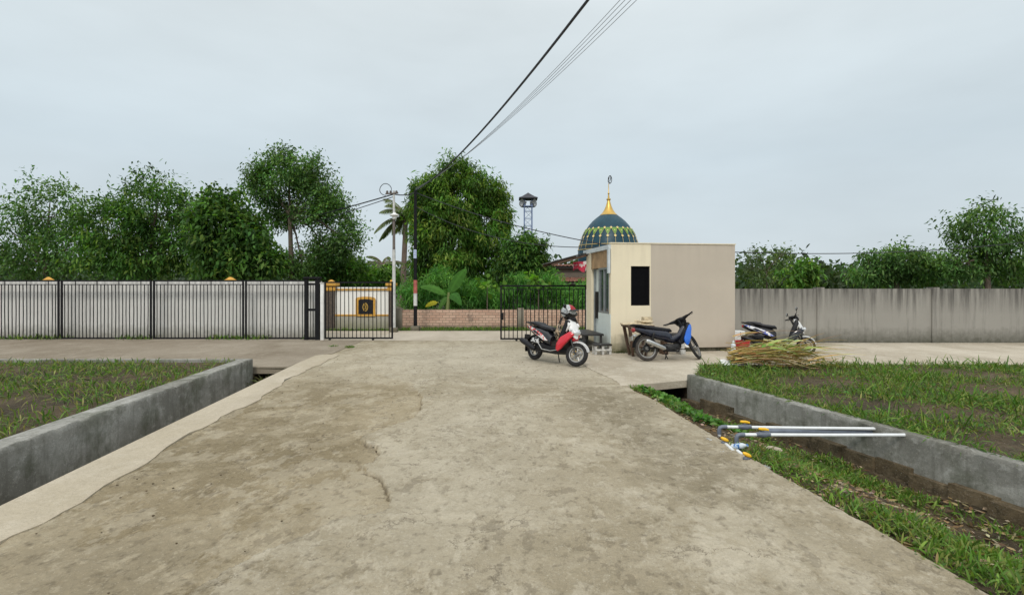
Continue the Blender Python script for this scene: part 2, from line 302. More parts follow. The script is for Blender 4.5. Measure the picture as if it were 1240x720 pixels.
# ------------------------------------------------------------------ mesh helpers
class MB:
    def __init__(s): s.bm = bmesh.new(); s.mi = 0
    def _n(s, faces):
        for f in faces: f.material_index = s.mi
    def box(s, lo, hi, mat=None, bevel=0.0):
        lo = Vector(lo); hi = Vector(hi)
        v = [s.bm.verts.new((x, y, z)) for x in (lo.x, hi.x) for y in (lo.y, hi.y) for z in (lo.z, hi.z)]
        q = [(0, 1, 3, 2), (4, 6, 7, 5), (0, 4, 5, 1), (2, 3, 7, 6), (0, 2, 6, 4), (1, 5, 7, 3)]
        fs = [s.bm.faces.new([v[i] for i in k]) for k in q]
        if mat:
            for a in v: a.co = mat @ a.co
        if bevel:
            es = list({e for f in fs for e in f.edges})
            r = bmesh.ops.bevel(s.bm, geom=es, offset=bevel, segments=2, affect='EDGES', profile=.5); fs = r['faces'] + [f for f in fs if f.is_valid]
        s._n([f for f in fs if f.is_valid]); return s
    def tube(s, pts, r, n=8, cap=True):
        pts = [Vector(p) for p in pts]; k = len(pts)
        rr = list(r) if hasattr(r, '__len__') else [r] * k
        rings = []; ref = None
        for i, p in enumerate(pts):
            d = (pts[min(i + 1, k - 1)] - pts[max(i - 1, 0)])
            d = d.normalized() if d.length > 1e-9 else Vector((0, 0, 1))
            if ref is None:
                ref = d.orthogonal().normalized()
            else:
                ref = ref - d * ref.dot(d); ref = ref.normalized() if ref.length > 1e-6 else d.orthogonal().normalized()
            b = d.cross(ref)
            rings.append([s.bm.verts.new(p + (ref * math.cos(2 * PI * j / n) + b * math.sin(2 * PI * j / n)) * rr[i]) for j in range(n)])
        fs = []
        for i in range(k - 1):
            for j in range(n):
                fs.append(s.bm.faces.new((rings[i][j], rings[i][(j + 1) % n], rings[i + 1][(j + 1) % n], rings[i + 1][j])))
        if cap:
            fs.append(s.bm.faces.new(rings[0][::-1])); fs.append(s.bm.faces.new(rings[-1]))
        s._n(fs); return s
    def lathe(s, prof, mat=None, n=24, closed=False, a0=0.0, a1=2 * PI):
        """prof: list of (radius, height) around local Z"""
        full = abs(a1 - a0 - 2 * PI) < 1e-6; m = n if full else n + 1
        rings = []
        for i in range(m):
            a = a0 + (a1 - a0) * i / n
            rings.append([s.bm.verts.new(Vector((q[0] * math.cos(a), q[0] * math.sin(a), q[1]))) for q in prof])
        if mat:
            for g in rings:
                for v in g: v.co = mat @ v.co
        fs = []; k = len(prof)
        for i in range(n):
            A = rings[i]; B = rings[(i + 1) % m]
            for j in range(k if closed else k - 1):
                fs.append(s.bm.faces.new((A[j], B[j], B[(j + 1) % k], A[(j + 1) % k])))
        s._n(fs); return s
    def prism(s, poly, y0, y1, bevel=0.0, scale_out=1.0, mat=None):
        """poly in (x,z), extruded along y"""
        A = [s.bm.verts.new((p[0], y0, p[1])) for p in poly]; B = [s.bm.verts.new((p[0], y1, p[1])) for p in poly]
        k = len(poly); fs = [s.bm.faces.new(A), s.bm.faces.new(B[::-1])]
        for i in range(k): fs.append(s.bm.faces.new((A[i], B[i], B[(i + 1) % k], A[(i + 1) % k])))
        if mat:
            for v in A + B: v.co = mat @ v.co
        if bevel:
            es = list({e for f in fs for e in f.edges})
            r = bmesh.ops.bevel(s.bm, geom=es, offset=bevel, segments=2, affect='EDGES', profile=.5); fs = r['faces'] + [f for f in fs if f.is_valid]
        s._n([f for f in fs if f.is_valid]); return s
    def poly(s, pts):
        s._n([s.bm.faces.new([s.bm.verts.new(p) for p in pts])]); return s
    def slab(s, pts, z0, z1):
        A = [s.bm.verts.new((p[0], p[1], z0)) for p in pts]; B = [s.bm.verts.new((p[0], p[1], p[2] if len(p) > 2 else z1)) for p in pts]
        k = len(pts); fs = [s.bm.faces.new(A[::-1]), s.bm.faces.new(B)]
        for i in range(k): fs.append(s.bm.faces.new((A[i], A[(i + 1) % k], B[(i + 1) % k], B[i])))
        s._n(fs); return s
    def loft(s, secs, n=14, ex=2.4):
        """secs: (x, zc, half_width, half_height[, yc]) : superellipse sections in the YZ plane along x"""
        rings = []
        for q in secs:
            x, zc, hw, hh = q[:4]; yc = q[4] if len(q) > 4 else 0
            g = []
            for j in range(n):
                a = 2 * PI * j / n; c, d = math.cos(a), math.sin(a)
                g.append(s.bm.verts.new((x, yc + hw * math.copysign(abs(c) ** (2 / ex), c), zc + hh * math.copysign(abs(d) ** (2 / ex), d))))
            rings.append(g)
        fs = []
        for i in range(len(rings) - 1):
            for j in range(n):
                fs.append(s.bm.faces.new((rings[i][j], rings[i][(j + 1) % n], rings[i + 1][(j + 1) % n], rings[i + 1][j])))
        fs.append(s.bm.faces.new(rings[0][::-1])); fs.append(s.bm.faces.new(rings[-1])); s._n(fs); return s
    def ball(s, c, r, mat=None, u=14, v=9):
        r = (r, r, r) if isinstance(r, (int, float)) else r
        g = bmesh.ops.create_uvsphere(s.bm, u_segments=u, v_segments=v, radius=1)
        T = Matrix.Translation(Vector(c)) @ (mat or Matrix()) @ Matrix.Diagonal((r[0], r[1], r[2], 1))
        for w in g['verts']: w.co = T @ w.co
        s._n({f for w in g['verts'] for f in w.link_faces}); return s
    def xf(s, T):
        for v in s.bm.verts: v.co = T @ v.co
        return s
    def build(s, name, mats, parent=None, smooth=True, angle=38):
        bmesh.ops.recalc_face_normals(s.bm, faces=s.bm.faces)
        me = bpy.data.meshes.new(name); s.bm.to_mesh(me); s.bm.free()
        for m in (mats if isinstance(mats, (list, tuple)) else [mats]): me.materials.append(M[m] if isinstance(m, str) else m)
        if smooth:
            me.shade_smooth(); me.set_sharp_from_angle(angle=R(angle))
        o = bpy.data.objects.new(name, me); COL.objects.link(o)
        if parent: o.parent = parent
        return o

def thing(name, label, cat, loc=(0, 0, 0), rz=0.0, group=None, lean=0.0):
    o = bpy.data.objects.new(name, None); COL.objects.link(o); o.location = loc; o.rotation_euler = (lean, 0, rz); o.empty_display_size = .2
    return tag(o, label, cat, group)
def tag(o, label, cat, group=None, kind='thing'):
    o['label'] = label; o['category'] = cat; o['kind'] = kind
    if group: o['group'] = group
    return o
def structure(o): o['kind'] = 'structure'; return o

def np_mesh(name, V, faces_list, cols, mat, parent=None, kind=None):
    """V (n,3); faces_list: list of int arrays (m,k); cols (n,3) point colours"""
    me = bpy.data.meshes.new(name)
    me.vertices.add(len(V)); me.vertices.foreach_set('co', np.ascontiguousarray(V, dtype=np.float32).ravel())
    loops = np.concatenate([f.ravel() for f in faces_list]); sizes = np.concatenate([np.full(len(f), f.shape[1]) for f in faces_list])
    me.loops.add(len(loops)); me.loops.foreach_set('vertex_index', loops.astype(np.int32))
    me.polygons.add(len(sizes)); st = np.concatenate([[0], np.cumsum(sizes)[:-1]])
    me.polygons.foreach_set('loop_start', st.astype(np.int32)); me.update(calc_edges=True)
    a = me.color_attributes.new('Col', 'FLOAT_COLOR', 'POINT'); c4 = np.ones((len(V), 4), dtype=np.float32); c4[:, :3] = cols
    a.data.foreach_set('color', c4.ravel()); me.materials.append(M[mat] if isinstance(mat, str) else mat)
    me.validate()
    o = bpy.data.objects.new(name, me); COL.objects.link(o)
    if parent: o.parent = parent
    return o

def unit(a): return a / (np.linalg.norm(a, axis=1, keepdims=True) + 1e-9)
def leaves(base, d, L, W, cols, sag=.15, rng=RNG):
    """base, d (n,3), L,W (n,) -> vertices, faces, colours of folded pointed leaves"""
    n = len(base); d = unit(d); up = unit(rng.normal(size=(n, 3)) * .55 + np.array([0, 0, 1.0]))
    s = unit(np.cross(d, up)); z = np.array([0, 0, -1.0]); L = L[:, None]; W = W[:, None]
    p0 = base; a = base + d * L * .38 + z * L * sag * .12; b = base + d * L * .72 + z * L * sag * .5; p5 = base + d * L + z * L * sag
    V = np.stack([p0, a - s * W * .5, a + s * W * .5, b - s * W * .36, b + s * W * .36, p5], 1).reshape(-1, 3)
    k = np.arange(n)[:, None] * 6
    F3 = np.concatenate([k + np.array([0, 1, 2]), k + np.array([3, 5, 4])]); F4 = k + np.array([1, 3, 4, 2])
    return V, [F3, F4], np.repeat(cols, 6, axis=0)

def palette(n, cols, rng=RNG, jitter=.22):
    c = np.array(cols)[rng.integers(0, len(cols), n)]
    return np.clip(c * (1 + rng.normal(size=(n, 1)) * jitter) * (1 + rng.normal(size=(n, 3)) * .06), .004, 1)

def crown_points(lobes, n, rng, shell=.5, lump=.22):
    vol = np.array([l[1][0] * l[1][1] * l[1][2] for l in lobes]) ** .75; pick = rng.choice(len(lobes), n, p=vol / vol.sum())
    C = np.array([l[0] for l in lobes])[pick]; Rr = np.array([l[1] for l in lobes])[pick]
    u = unit(rng.normal(size=(n, 3)))
    f = 1 + lump * np.sin(u[:, 0] * 5 + pick) * np.sin(u[:, 1] * 4 + pick * 2) + lump * .7 * np.sin(u[:, 2] * 7 + pick * 3)
    r = (shell + (1 - shell) * rng.random(n) ** .6) * f
    return C + u * Rr * r[:, None], u

def tree(name, label, cat, Y, lobes_px, base_px, cols, n, per, L, W, droop=.5, spread=.14, group=None, seed=1, depth=.85, shell=.45,
         trunk_r=.14, trunk_top=None, gap=-.55, base_y=None, twig=True, bark_m='bark'):
    rng = np.random.default_rng(seed); k = Y / F
    lobes = []
    for q in lobes_px:
        px, py, rx, ry = q[:4]; dy = q[4] if len(q) > 4 else 0
        c = at(px, py, Y); lobes.append(((c.x, c.y + dy, c.z), (rx * k, max(rx, ry) * k * depth, ry * k)))
    b = at(base_px, 346, Y); b.z = -.02
    root = thing(name, label, cat, b, 0, group)
    P, u = crown_points(lobes, n, rng, shell)
    f1 = np.sin(P[:, 0] * 2.7 + seed) * np.sin(P[:, 2] * 2.9 + seed * 2) + .7 * np.sin(P[:, 0] * 5.1 - P[:, 1] * 2 + seed * 3) * np.sin(P[:, 2] * 4.7 + P[:, 1])
    kp = f1 > gap; P = P[kp]; u = u[kp]; n = len(P); tone = np.exp(.30 * np.sin(P[:, 0] * 1.9 + seed * 1.3) * np.sin(P[:, 2] * 2.3 - seed) + .16 * rng.normal(size=n))
    P = P - np.array(b)
    # branches
    mb = MB(); tt = Vector(at(*trunk_top, Y)) - b if trunk_top else Vector((0, 0, min(l[0][2] for l in lobes)))
    mb.tube([(0, 0, 0), tt * .5 + Vector((.05, 0, 0)), tt], [trunk_r, trunk_r * .8, trunk_r * .62], 10)
    for l in lobes:
        c = Vector(l[0]) - b
        if (c - tt).length < .3: continue
        mid = tt.lerp(c, .5) + Vector((0, 0, .12 * (c - tt).length)); rr = trunk_r * .42
        mb.tube([tt, mid, c, c + (c - mid) * .5], [rr, rr * .7, rr * .4, rr * .12], 6)
        near = [p for p in P[rng.choice(n, min(n, 60), replace=False)] if (Vector(p) - c).length < max(l[1]) * 1.1][:9]
        for p in near:
            p = Vector(p); mb.tube([mid.lerp(c, float(rng.random())), c.lerp(p, .5), p], [rr * .28, rr * .18, rr * .06], 5)
    mb.build('trunk', bark_m, root)
    # leaves
    base = np.repeat(P, per, axis=0) + rng.normal(size=(n * per, 3)) * spread
    o = np.repeat(u, per, axis=0)
    d = o * .55 + rng.normal(size=(n * per, 3)) * .75 + np.array([0, 0, -droop])
    ll = L * (.45 + .9 * rng.random(n * per)); ww = W * (.7 + .6 * rng.random(n * per))
    cc = np.repeat(palette(n, cols, rng, .20) * tone[:, None], per, axis=0) * (1 + rng.normal(size=(n * per, 1)) * .18)
    V, Fs, C = leaves(base, d, ll, ww, np.clip(cc, .004, 1), .25, rng)
    np_mesh('crown', V, Fs, C, 'leaf', root)
    return root

def grass_blades(P, h, w, cols, rng, lean=.45):
    n = len(P); d = unit(rng.normal(size=(n, 3)) * lean + np.array([0, 0, 1.0]))
    return leaves(P, d, h * (.5 + rng.random(n)), w * (.7 + .6 * rng.random(n)), palette(n, cols, rng, .25), .35, rng)
def in_poly(n, poly, rng):
    poly = np.array(poly); lo = poly.min(0); hi = poly.max(0); res = []
    while sum(len(r) for r in res) < n:
        q = lo + rng.random((n * 2, 2)) * (hi - lo); ins = np.zeros(len(q), bool); j = len(poly) - 1
        for i in range(len(poly)):
            a, b = poly[i], poly[j]
            c = ((a[1] > q[:, 1]) != (b[1] > q[:, 1])) & (q[:, 0] < (b[0] - a[0]) * (q[:, 1] - a[1]) / (b[1] - a[1] + 1e-12) + a[0])
            ins ^= c; j = i
        res.append(q[ins])
    return np.concatenate(res)[:n]
GRASS = [(.085, .17, .026), (.12, .21, .034), (.06, .13, .022), (.17, .22, .05)]

# ------------------------------------------------------------------ the ground, roads and drains
SL = -.1045                                            # the road runs 6 degrees left of the view
def RE(Y): return 1.83 + SL * (Y - 8.39)               # right edge of the road
def LE(Y): return -4.22 + SL * (Y - 8.5)               # left edge (outer side of the pale strip)
def LS(Y): return LE(Y) + .50                          # inner side of the pale strip
def LP(Y): return -5.05 + SL * (Y - 10.3)              # face of the left planter
WA, WB = Vector((2.95, 8.9)), Vector((3.54, 6.86))     # face of the right planter
WD = (WB - WA).normalized()
def WX(Y): return WA.x + WD.x * (Y - WA.y) / WD.y

mb = MB()
mb.poly([(-300, 10.35, -.012), (-4.35, 10.35, -.012), (1.6, 10.35, -.012), (300, 10.35, -.012), (300, 800, -.012), (-300, 800, -.012)])
mb.poly([(-300, -30, -.012), (LP(-30) - .1, -30, -.012), (LP(10.35) - .1, 10.35, -.012), (-300, 10.35, -.012)])
mb.poly([(WX(-30) + .1, -30, -.012), (300, -30, -.012), (300, 10.35, -.012), (3.75, 10.35, -.012), (WX(8.9) + .1, 8.9, -.012)])
structure(mb.build('ground', 'ground', None, False))

mb = MB(); mb.slab([(LS(-8), -8), (RE(-8) - .03, -8), (RE(15.45) - .03, 15.45), (LE(15.45) - .6, 15.45), (LE(11.6) - .5, 11.75), (LE(11.6) + .02, 11.72), (LS(11.6), 11.6)], -.45, -.022)
structure(mb.build('road_base', 'road', None, False))
jr = random.Random(2); js = []
for i in range(120):
    y = -8 + 20.2 * i / 119; js.append((LS(y) + .05 * math.sin(y * 1.9) + .03 * math.sin(y * 5.3 + 1) + jr.uniform(-.02, .02) + max(0, y - 10.8) * .12, y))
mb = MB(); mb.slab([(LE(-8), -8)] + js + [(LE(12.3) + .25 , 12.32), (LE(12.1) + .05, 12.1)], -.5, .012)
structure(mb.build('road_edge_strip', 'strip', None, False))

# the thin newer layer of concrete with its ragged broken edge
edge_px = [(294, 686), (325, 668), (356, 657), (392, 640), (431, 631), (449, 627), (465, 622), (469, 610), (471, 597), (465, 588), (459, 577), (447, 573),
           (440, 568), (455, 560), (463, 551), (457, 543), (446, 539), (438, 535), (446, 527), (469, 519), (484, 513), (497, 509), (508, 503), (512, 497),
           (510, 489), (511, 481), (505, 473), (499, 465), (470, 457), (452, 447), (430, 438), (421, 428), (412, 421)]
edge = [gp(x, y) for x, y in edge_px]
_tab = np.random.default_rng(77).random((8, 256, 256))
def vnoise(x, y, k):
    T = _tab[k % 8]; xi = np.floor(x).astype(int); yi = np.floor(y).astype(int); fx = x - xi; fy = y - yi
    fx = fx * fx * (3 - 2 * fx); fy = fy * fy * (3 - 2 * fy); a = xi & 255; b = yi & 255; a1 = (xi + 1) & 255; b1 = (yi + 1) & 255
    return (T[a, b] * (1 - fx) + T[a1, b] * fx) * (1 - fy) + (T[a, b1] * (1 - fx) + T[a1, b1] * fx) * fy
def fbm(x, y, f, octv, rough, k):
    v = 0; amp = 1; tot = 0
    for o in range(octv):
        v = v + amp * vnoise(x * f + 17.3 * o + k * 5.1, y * f + 9.7 * o - k * 3.3, k + o); tot += amp; amp *= rough; f *= 2.03
    return v / tot
def sstep(a, b, x): t = np.clip((x - a) / (b - a), 0, 1); return t * t * (3 - 2 * t)
def inside(q, poly):
    poly = np.array(poly); r = np.zeros(len(q), bool); jn = len(poly) - 1
    for a_ in range(len(poly)):
        a, b = poly[a_], poly[jn]
        r ^= ((a[1] > q[:, 1]) != (b[1] > q[:, 1])) & (q[:, 0] < (b[0] - a[0]) * (q[:, 1] - a[1]) / (b[1] - a[1] + 1e-12) + a[0]); jn = a_
    return r
# the concrete carriageway as one sheet with real relief: an older worn bed and a ragged newer skin lying on it
rows = [0.9]
while rows[-1] < 15.45: rows.append(rows[-1] * 1.0045)
rows[-1] = 15.45; rows = np.array(rows); NC = 660; U = np.linspace(0, 1, NC)
xl = np.where(rows < 11.5, LS(rows) - .06, np.where(rows > 12.0, LE(rows) - .5, LS(rows) - .06 + (LE(rows) - .5 - LS(rows) + .06) * (rows - 11.5) / .5))
jag = .10 * (fbm(rows * 0, rows, 1.6, 6, .68, 2) - .5) + .0; xr = RE(rows) + jag
GX = xl[:, None] + (xr - xl)[:, None] * U[None, :]; GY = np.repeat(rows[:, None], NC, 1); gx = GX.ravel(); gy = GY.ravel()
wx = gx + .16 * (fbm(gx, gy, 2.2, 6, .62, 1) - .5) + .07 * (fbm(gx, gy, 10, 5, .75, 3) - .5); wy = gy + .22 * (fbm(gx, gy, 2.2, 6, .62, 4) - .5) + .09 * (fbm(gx, gy, 10, 5, .75, 5) - .5)
poly = [(-2.4, -8), (-2.2, 0.6), (-1.75, 2.2)] + [(p.x, p.y) for p in edge] + [(-6, 15.4), (-6, 20), (4, 20), (4, -8)]
lay = inside(np.stack([wx, wy], 1), poly).astype(float)
near = 1 - sstep(6.6, 9.5, gy)
skin = fbm(gx, gy * .8, 1.5, 8, .66, 6); scab = fbm(gx, gy * .75, 3.0, 7, .68, 7); rough_ = fbm(gx, gy, 9, 6, .72, 2); pit = fbm(gx, gy, 22, 4, .65, 5)
flake = (skin > .56).astype(float); flake2 = (scab > .585).astype(float) * (1 - .0 * lay)
z = .0065 * (rough_ - .5) * 2 + .004 * (fbm(gx, gy, 16, 5, .75, 1) - .5) * (1 - lay) * 2 + .0022 * (pit - .5) * 2 + lay * (.003 + .017 * near) + .0035 * flake * near + .003 * flake2 * near - .006 * sstep(.60, .70, fbm(gx, gy, 7, 5, .7, 0)) * (.4 + .6 * (1 - lay)) * near
# a broken crack runs along the foot of the skin's edge; its shade is also put in the colour
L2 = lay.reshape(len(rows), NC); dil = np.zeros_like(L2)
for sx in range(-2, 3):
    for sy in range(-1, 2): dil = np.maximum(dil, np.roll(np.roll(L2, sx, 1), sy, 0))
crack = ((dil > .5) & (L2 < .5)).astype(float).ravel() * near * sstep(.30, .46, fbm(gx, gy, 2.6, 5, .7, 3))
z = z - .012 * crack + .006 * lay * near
gouge = sstep(.60, .655, fbm(gx, gy * .7, 5.5, 7, .76, 6)) * near
z = z - .004 * gouge
nR, idx = len(rows), np.arange(len(rows) * NC).reshape(len(rows), NC)
quad = np.stack([idx[:-1, :-1], idx[:-1, 1:], idx[1:, 1:], idx[1:, :-1]], -1).reshape(-1, 4)
old = 1 - (1 - lay) * (1 - sstep(7.6, 10.5, gy))
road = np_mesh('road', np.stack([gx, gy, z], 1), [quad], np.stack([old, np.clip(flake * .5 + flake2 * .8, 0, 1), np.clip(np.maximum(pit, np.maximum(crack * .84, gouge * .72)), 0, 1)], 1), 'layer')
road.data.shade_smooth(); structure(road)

# aprons
jr = random.Random(5); je = [(RE(y) - .10 + .05 * math.sin(y * 2.3) + jr.uniform(-.018, .018), y) for y in [15.2 - i * .1 for i in range(1, 68)]]
mb = MB(); mb.slab([(RE(8.42) - .10, 8.40), (2.2, 8.56), (2.93, 8.88), (3.76, 10.33), (18, 10.33), (18, 14.6), (5.2, 15.2), (RE(15.2) + .1, 15.2)] + je, -.10, .016)
structure(mb.build('right_apron', 'apron', None, False))
mb = MB(); mb.slab([(LE(10.35) + .02, 10.38), (LE(12.1) + .1, 12.08), (LS(12.4) - .1, 12.4), (LS(15.5) + .1, 15.5), (-40, 15.9), (-40, 10.36), (LP(10.36), 10.36)], -.12, .013)
structure(mb.build('left_apron', 'apron_dark', None, False))
mb = MB(); mb.slab([(-80, 15.45), (80, 15.45), (80, 18.75), (-80, 18.75)], -.2, .006)
structure(mb.build('cross_street', 'street', None, False))

# right drain: grassy bank falling from the road to a channel at the foot of the planter
def bank_z(x, y):
    t = (x - RE(y)) / max(.2, (WX(y) - RE(y))); t = min(max(t, 0), 1)
    s = -.015 - .36 * min(1, max(0, (t - .12) / .5)) ** 1.2
    return s + .035 * math.sin(x * 7 + y * 3) * math.sin(y * 5.1) * min(1, t * 3)
mb = MB(); g = []
ys = [-8 + i * .5 for i in range(18)] + [1 + i * .16 for i in range(62)]
for y in ys:
    row = []
    for j in range(15):
        x = RE(y) - .02 + (WX(y) - RE(y) + .08) * j / 14
        row.append(mb.bm.verts.new((x, y, bank_z(x, y) + random.uniform(-.012, .012) * (j > 1))))
    g.append(row)
for i in range(len(ys) - 1):
    for j in range(14): mb.bm.faces.new((g[i][j], g[i][j + 1], g[i + 1][j + 1], g[i + 1][j]))
structure(mb.build('drain_bank', 'earth'))
mb = MB()
mb.slab([(RE(8) - .3, 8.0), (3.3, 8.0), (3.3, 11.2), (RE(11.2) - .3, 11.2)], -.9, -.42)
mb.slab([(2.96, 8.95), (3.4, 8.95), (3.4, 11.2), (2.96, 11.2)], -.419, -.11)
mb.slab([(RE(11.3) - .3, 11.2), (3.4, 11.2), (3.4, 11.4), (RE(11.3) - .3, 11.4)], -.9, -.11)
structure(mb.build('drain_channel', 'masonry', None, False))
# masonry foot of the planter, a rough course standing proud of the wall
mb = MB()
for i in range(26):
    y1 = 8.86 - i * .36; y0 = y1 - .355; o = random.uniform(.03, .13)
    mb.slab([(WX(y0) - o, y0), (WX(y0) + .0, y0), (WX(y1) + .0, y1), (WX(y1) - o, y1)], -.62, -.19 - random.uniform(0, .10))
structure(mb.build('drain_side', 'masonry', None, False))
# left drain floor
mb = MB(); mb.slab([(LP(-8) - .2, -8), (LE(-8) + .2, -8), (LE(11.5) + .2, 11.5), (LP(11.5) - .2, 11.5)], -.9, -.5)
mb.slab([(LP(11.5) - .4, 11.5), (LE(11.5) + .4, 11.5), (LE(11.6) + .4, 11.7), (LP(11.6) - .4, 11.7)], -.9, -.13)
mb.slab([(LP(10.36) - .3, 10.36), (LP(10.36) - .01, 10.36), (LP(11.5) - .01, 11.5), (LP(11.5) - .3, 11.5)], -.499, -.13)
structure(mb.build('left_drain', 'masonry', None, False))

# ------------------------------------------------------------------ planters
def worn_wall(mb, a, b, n, z0, z1, seed):
    q = random.Random(seed); L = (b - a).length; k = int(L / .07); d = (b - a) / k; nu = n.normalized(); rings = []
    for i in range(k + 1):
        p = a + d * i; w = lambda s_: q.gauss(0, s_)
        chip = .02 * (q.random() > .93)
        rows_ = [(p - nu * 0, z0), (p + nu * (w(.002)), z1 - .07), (p + nu * (w(.003) + chip * .6), z1 - .018 - chip), (p + nu * (.012 + w(.003) + chip), z1 + w(.0025) - chip * .6), (p + n * .5, z1 + w(.002)), (p + n, z1 - .004), (p + n, z0)]
        rings.append([mb.bm.verts.new((v.x, v.y, z)) for v, z in rows_])
    for i in range(k):
        for j in range(6): mb.bm.faces.new((rings[i][j], rings[i][j + 1], rings[i + 1][j + 1], rings[i + 1][j]))
    mb.bm.faces.new(rings[0]); mb.bm.faces.new(rings[-1][::-1])
root = thing('concrete_planter', 'long grey concrete planter wall holding a grass bed beside the drain', 'planter', (WA.x, WA.y, 0))
mb = MB()
def rel(p): return (p[0] - WA.x, p[1] - WA.y)
k = 9.5; far = WA + WD * k
nrm = Vector((-WD.y, WD.x)) * .14
worn_wall(mb, WA - WA, far - WA, nrm, -.62, .112, 3)
BL = Vector((3.72, 10.28)); bd = (BL - WA).normalized(); bn = Vector((bd.y, -bd.x)) * .12
mb.slab([rel(WA + nrm * 1.0 + bd * .02), rel(WA + nrm + bn + bd * .06), rel(BL + bn), rel(BL)], -.3, .045)
mb.build('wall', 'planter', root)
mb = MB(); mb.slab([rel(WA + nrm), rel(far + nrm), (30, far.y - WA.y), (30, 1.38), rel(BL)], -.3, .07)
mb.build('soil', 'earth', root, False)
root = thing('concrete_planter', 'grey concrete kerb planter at the left drain with a dark open gutter below', 'planter', (LP(10.3), 10.3, 0))
mb = MB(); A = Vector((LP(10.3), 10.3)); B = Vector((LP(-8), -8))
def rel(p): return (p[0] - A.x, p[1] - A.y)
worn_wall(mb, A - A, B - A, Vector((-.25, 0)), -.6, .185, 4)
mb.slab([rel((A.x - .252, A.y)), rel((-40, A.y)), rel((-40, A.y - .15)), rel((A.x - .252, A.y - .15))], -.3, .18)
mb.build('wall', 'planter', root)
mb = MB(); mb.slab([rel((A.x - .255, A.y - .152)), rel((-40, A.y - .152)), rel((-40, -8)), rel((B.x - .255, -8))], -.3, .13)
mb.build('soil', 'earth', root, False)

# ------------------------------------------------------------------ gates and iron fence
def iron_panel(name, label, cat, x0, x1, Y, ztop, zrail, spacing, group=None, z0=.05, side=.045, wheels=(), barr=.0125):
    root = thing(name, label, cat, ((x0 + x1) / 2, Y, 0), 0, group); w = (x1 - x0) / 2
    mb = MB()
    mb.box((-w, -.02, z0), (-w + side, .02, ztop - .03)); mb.box((w - side, -.02, z0), (w, .02, ztop - .03))
    mb.box((-w, -.022, ztop - .03), (w, .022, ztop + .015)); mb.box((-w + side, -.018, z0), (w - side, .018, z0 + .045))
    mb.box((-w + side, -.014, zrail - .012), (w - side, .014, zrail + .012))
    mb.build('frame', 'black_iron', root, False)
    mb = MB(); n = int(2 * w / spacing)
    for i in range(1, n):
        x = -w + 2 * w * i / n; tp = ztop - .03 if i % 6 == 4 else zrail - .012
        mb.tube([(x + random.gauss(0, .003), 0, z0 + .045), (x + random.gauss(0, .004), random.gauss(0, .004), (z0 + tp) / 2), (x + random.gauss(0, .003), 0, tp)], barr, 6)
    mb.build('bars', 'black_iron', root)
    for x in wheels:
        mb = MB(); T = Matrix.Translation((x, 0, .035)) @ Matrix.Rotation(R(90), 4, 'X')
        mb.lathe([(.0, -.012), (.035, -.012), (.028, 0), (.035, .012), (.0, .012)], T, 12); mb.box((x - .03, -.02, .035), (x + .03, .02, z0))
        mb.build('wheel', 'gun', root)
    return root
gl = iron_panel('sliding_gate', 'left half of the open black iron gate in front of the white and orange wall', 'gate', -5.50, -3.49, 15.5, 1.71, 1.575, .117, wheels=(-.85, .42))
gr = iron_panel('sliding_gate', 'right half of the open black iron gate behind the red scooter beside the guard house', 'gate', -.34, 2.16, 15.3, 1.61, 1.50, .122, wheels=(-.78, .8))
mb = MB(); mb.box((-1.215, -.045, .62), (-1.15, .03, .82), None, .006); mb.build('lock_box', 'black_iron', gr)
mb = MB(); mb.tube([(-1.20, -.03, .42), (-1.20, -.09, .42), (-1.06, -.09, .42), (-1.06, -.03, .42)], .012, 6); mb.build('handle', 'black_iron', gr)
iron_panel('iron_fence', 'black iron bar fence panel joined to the black gate post, against the grey wall', 'fence', -7.95, -6.13, 15.75, 1.76, 1.64, .108, 'iron fence panels', .02)
for i, lab in enumerate(('black iron bar fence panel, second from the black gate post', 'black iron bar fence panel, third from the black gate post, near the left end', 'black iron bar fence panel farthest left along the grey wall')):
    x1 = -7.99 - i * 2.75; iron_panel('iron_fence', lab, 'fence', x1 - 2.7, x1, 15.75, 1.76, 1.64, .108, 'iron fence panels', .02)
root = thing('gate_post', 'tall black iron gate post frame with a flat cap and two thin bars', 'gate post', (-5.90, 15.62, 0))
mb = MB(); mb.box((-.22, -.06, 0), (-.13, .06, 1.80)); mb.box((.10, -.06, 0), (.22, .06, 1.80)); mb.box((-.13, -.03, .86), (.10, .03, .93)); mb.box((-.13, -.03, .02), (.10, .03, .09))
mb.box((-.13, -.03, 1.62), (.10, .03, 1.68)); mb.build('frame', 'black_iron', root, False)
mb = MB(); mb.box((-.25, -.09, 1.802), (.25, .09, 1.865), None, .01); mb.build('cap', 'black_iron', root)
for x in (-.055, .025):
    mb = MB(); mb.tube([(x, 0, .09), (x, 0, 1.62)], .011, 6); mb.build('bar', 'black_iron', root)
root = thing('white_post', 'slim white post between the black gate post and the sliding gate', 'post', (-5.60, 15.62, 0))
mb = MB(); mb.box((-.05, -.05, 0), (.05, .05, 1.66), None, .006); mb.build('shaft', 'white', root); mb = MB(); mb.box((-.06, -.06, 1.661), (.06, .06, 1.70)); mb.build('cap', 'grey_white', root)
root = thing('gate_post', 'black post with a white pipe at the guard house end of the right gate', 'gate post', (2.27, 15.32, 0))
mb = MB(); mb.box((-.055, -.05, 0), (.055, .05, 1.72)); mb.build('post', 'black_iron', root, False)
mb = MB(); mb.tube([(-.10, -.07, 0), (-.10, -.07, 1.5)], .035, 10); mb.build('pipe', 'white', root)

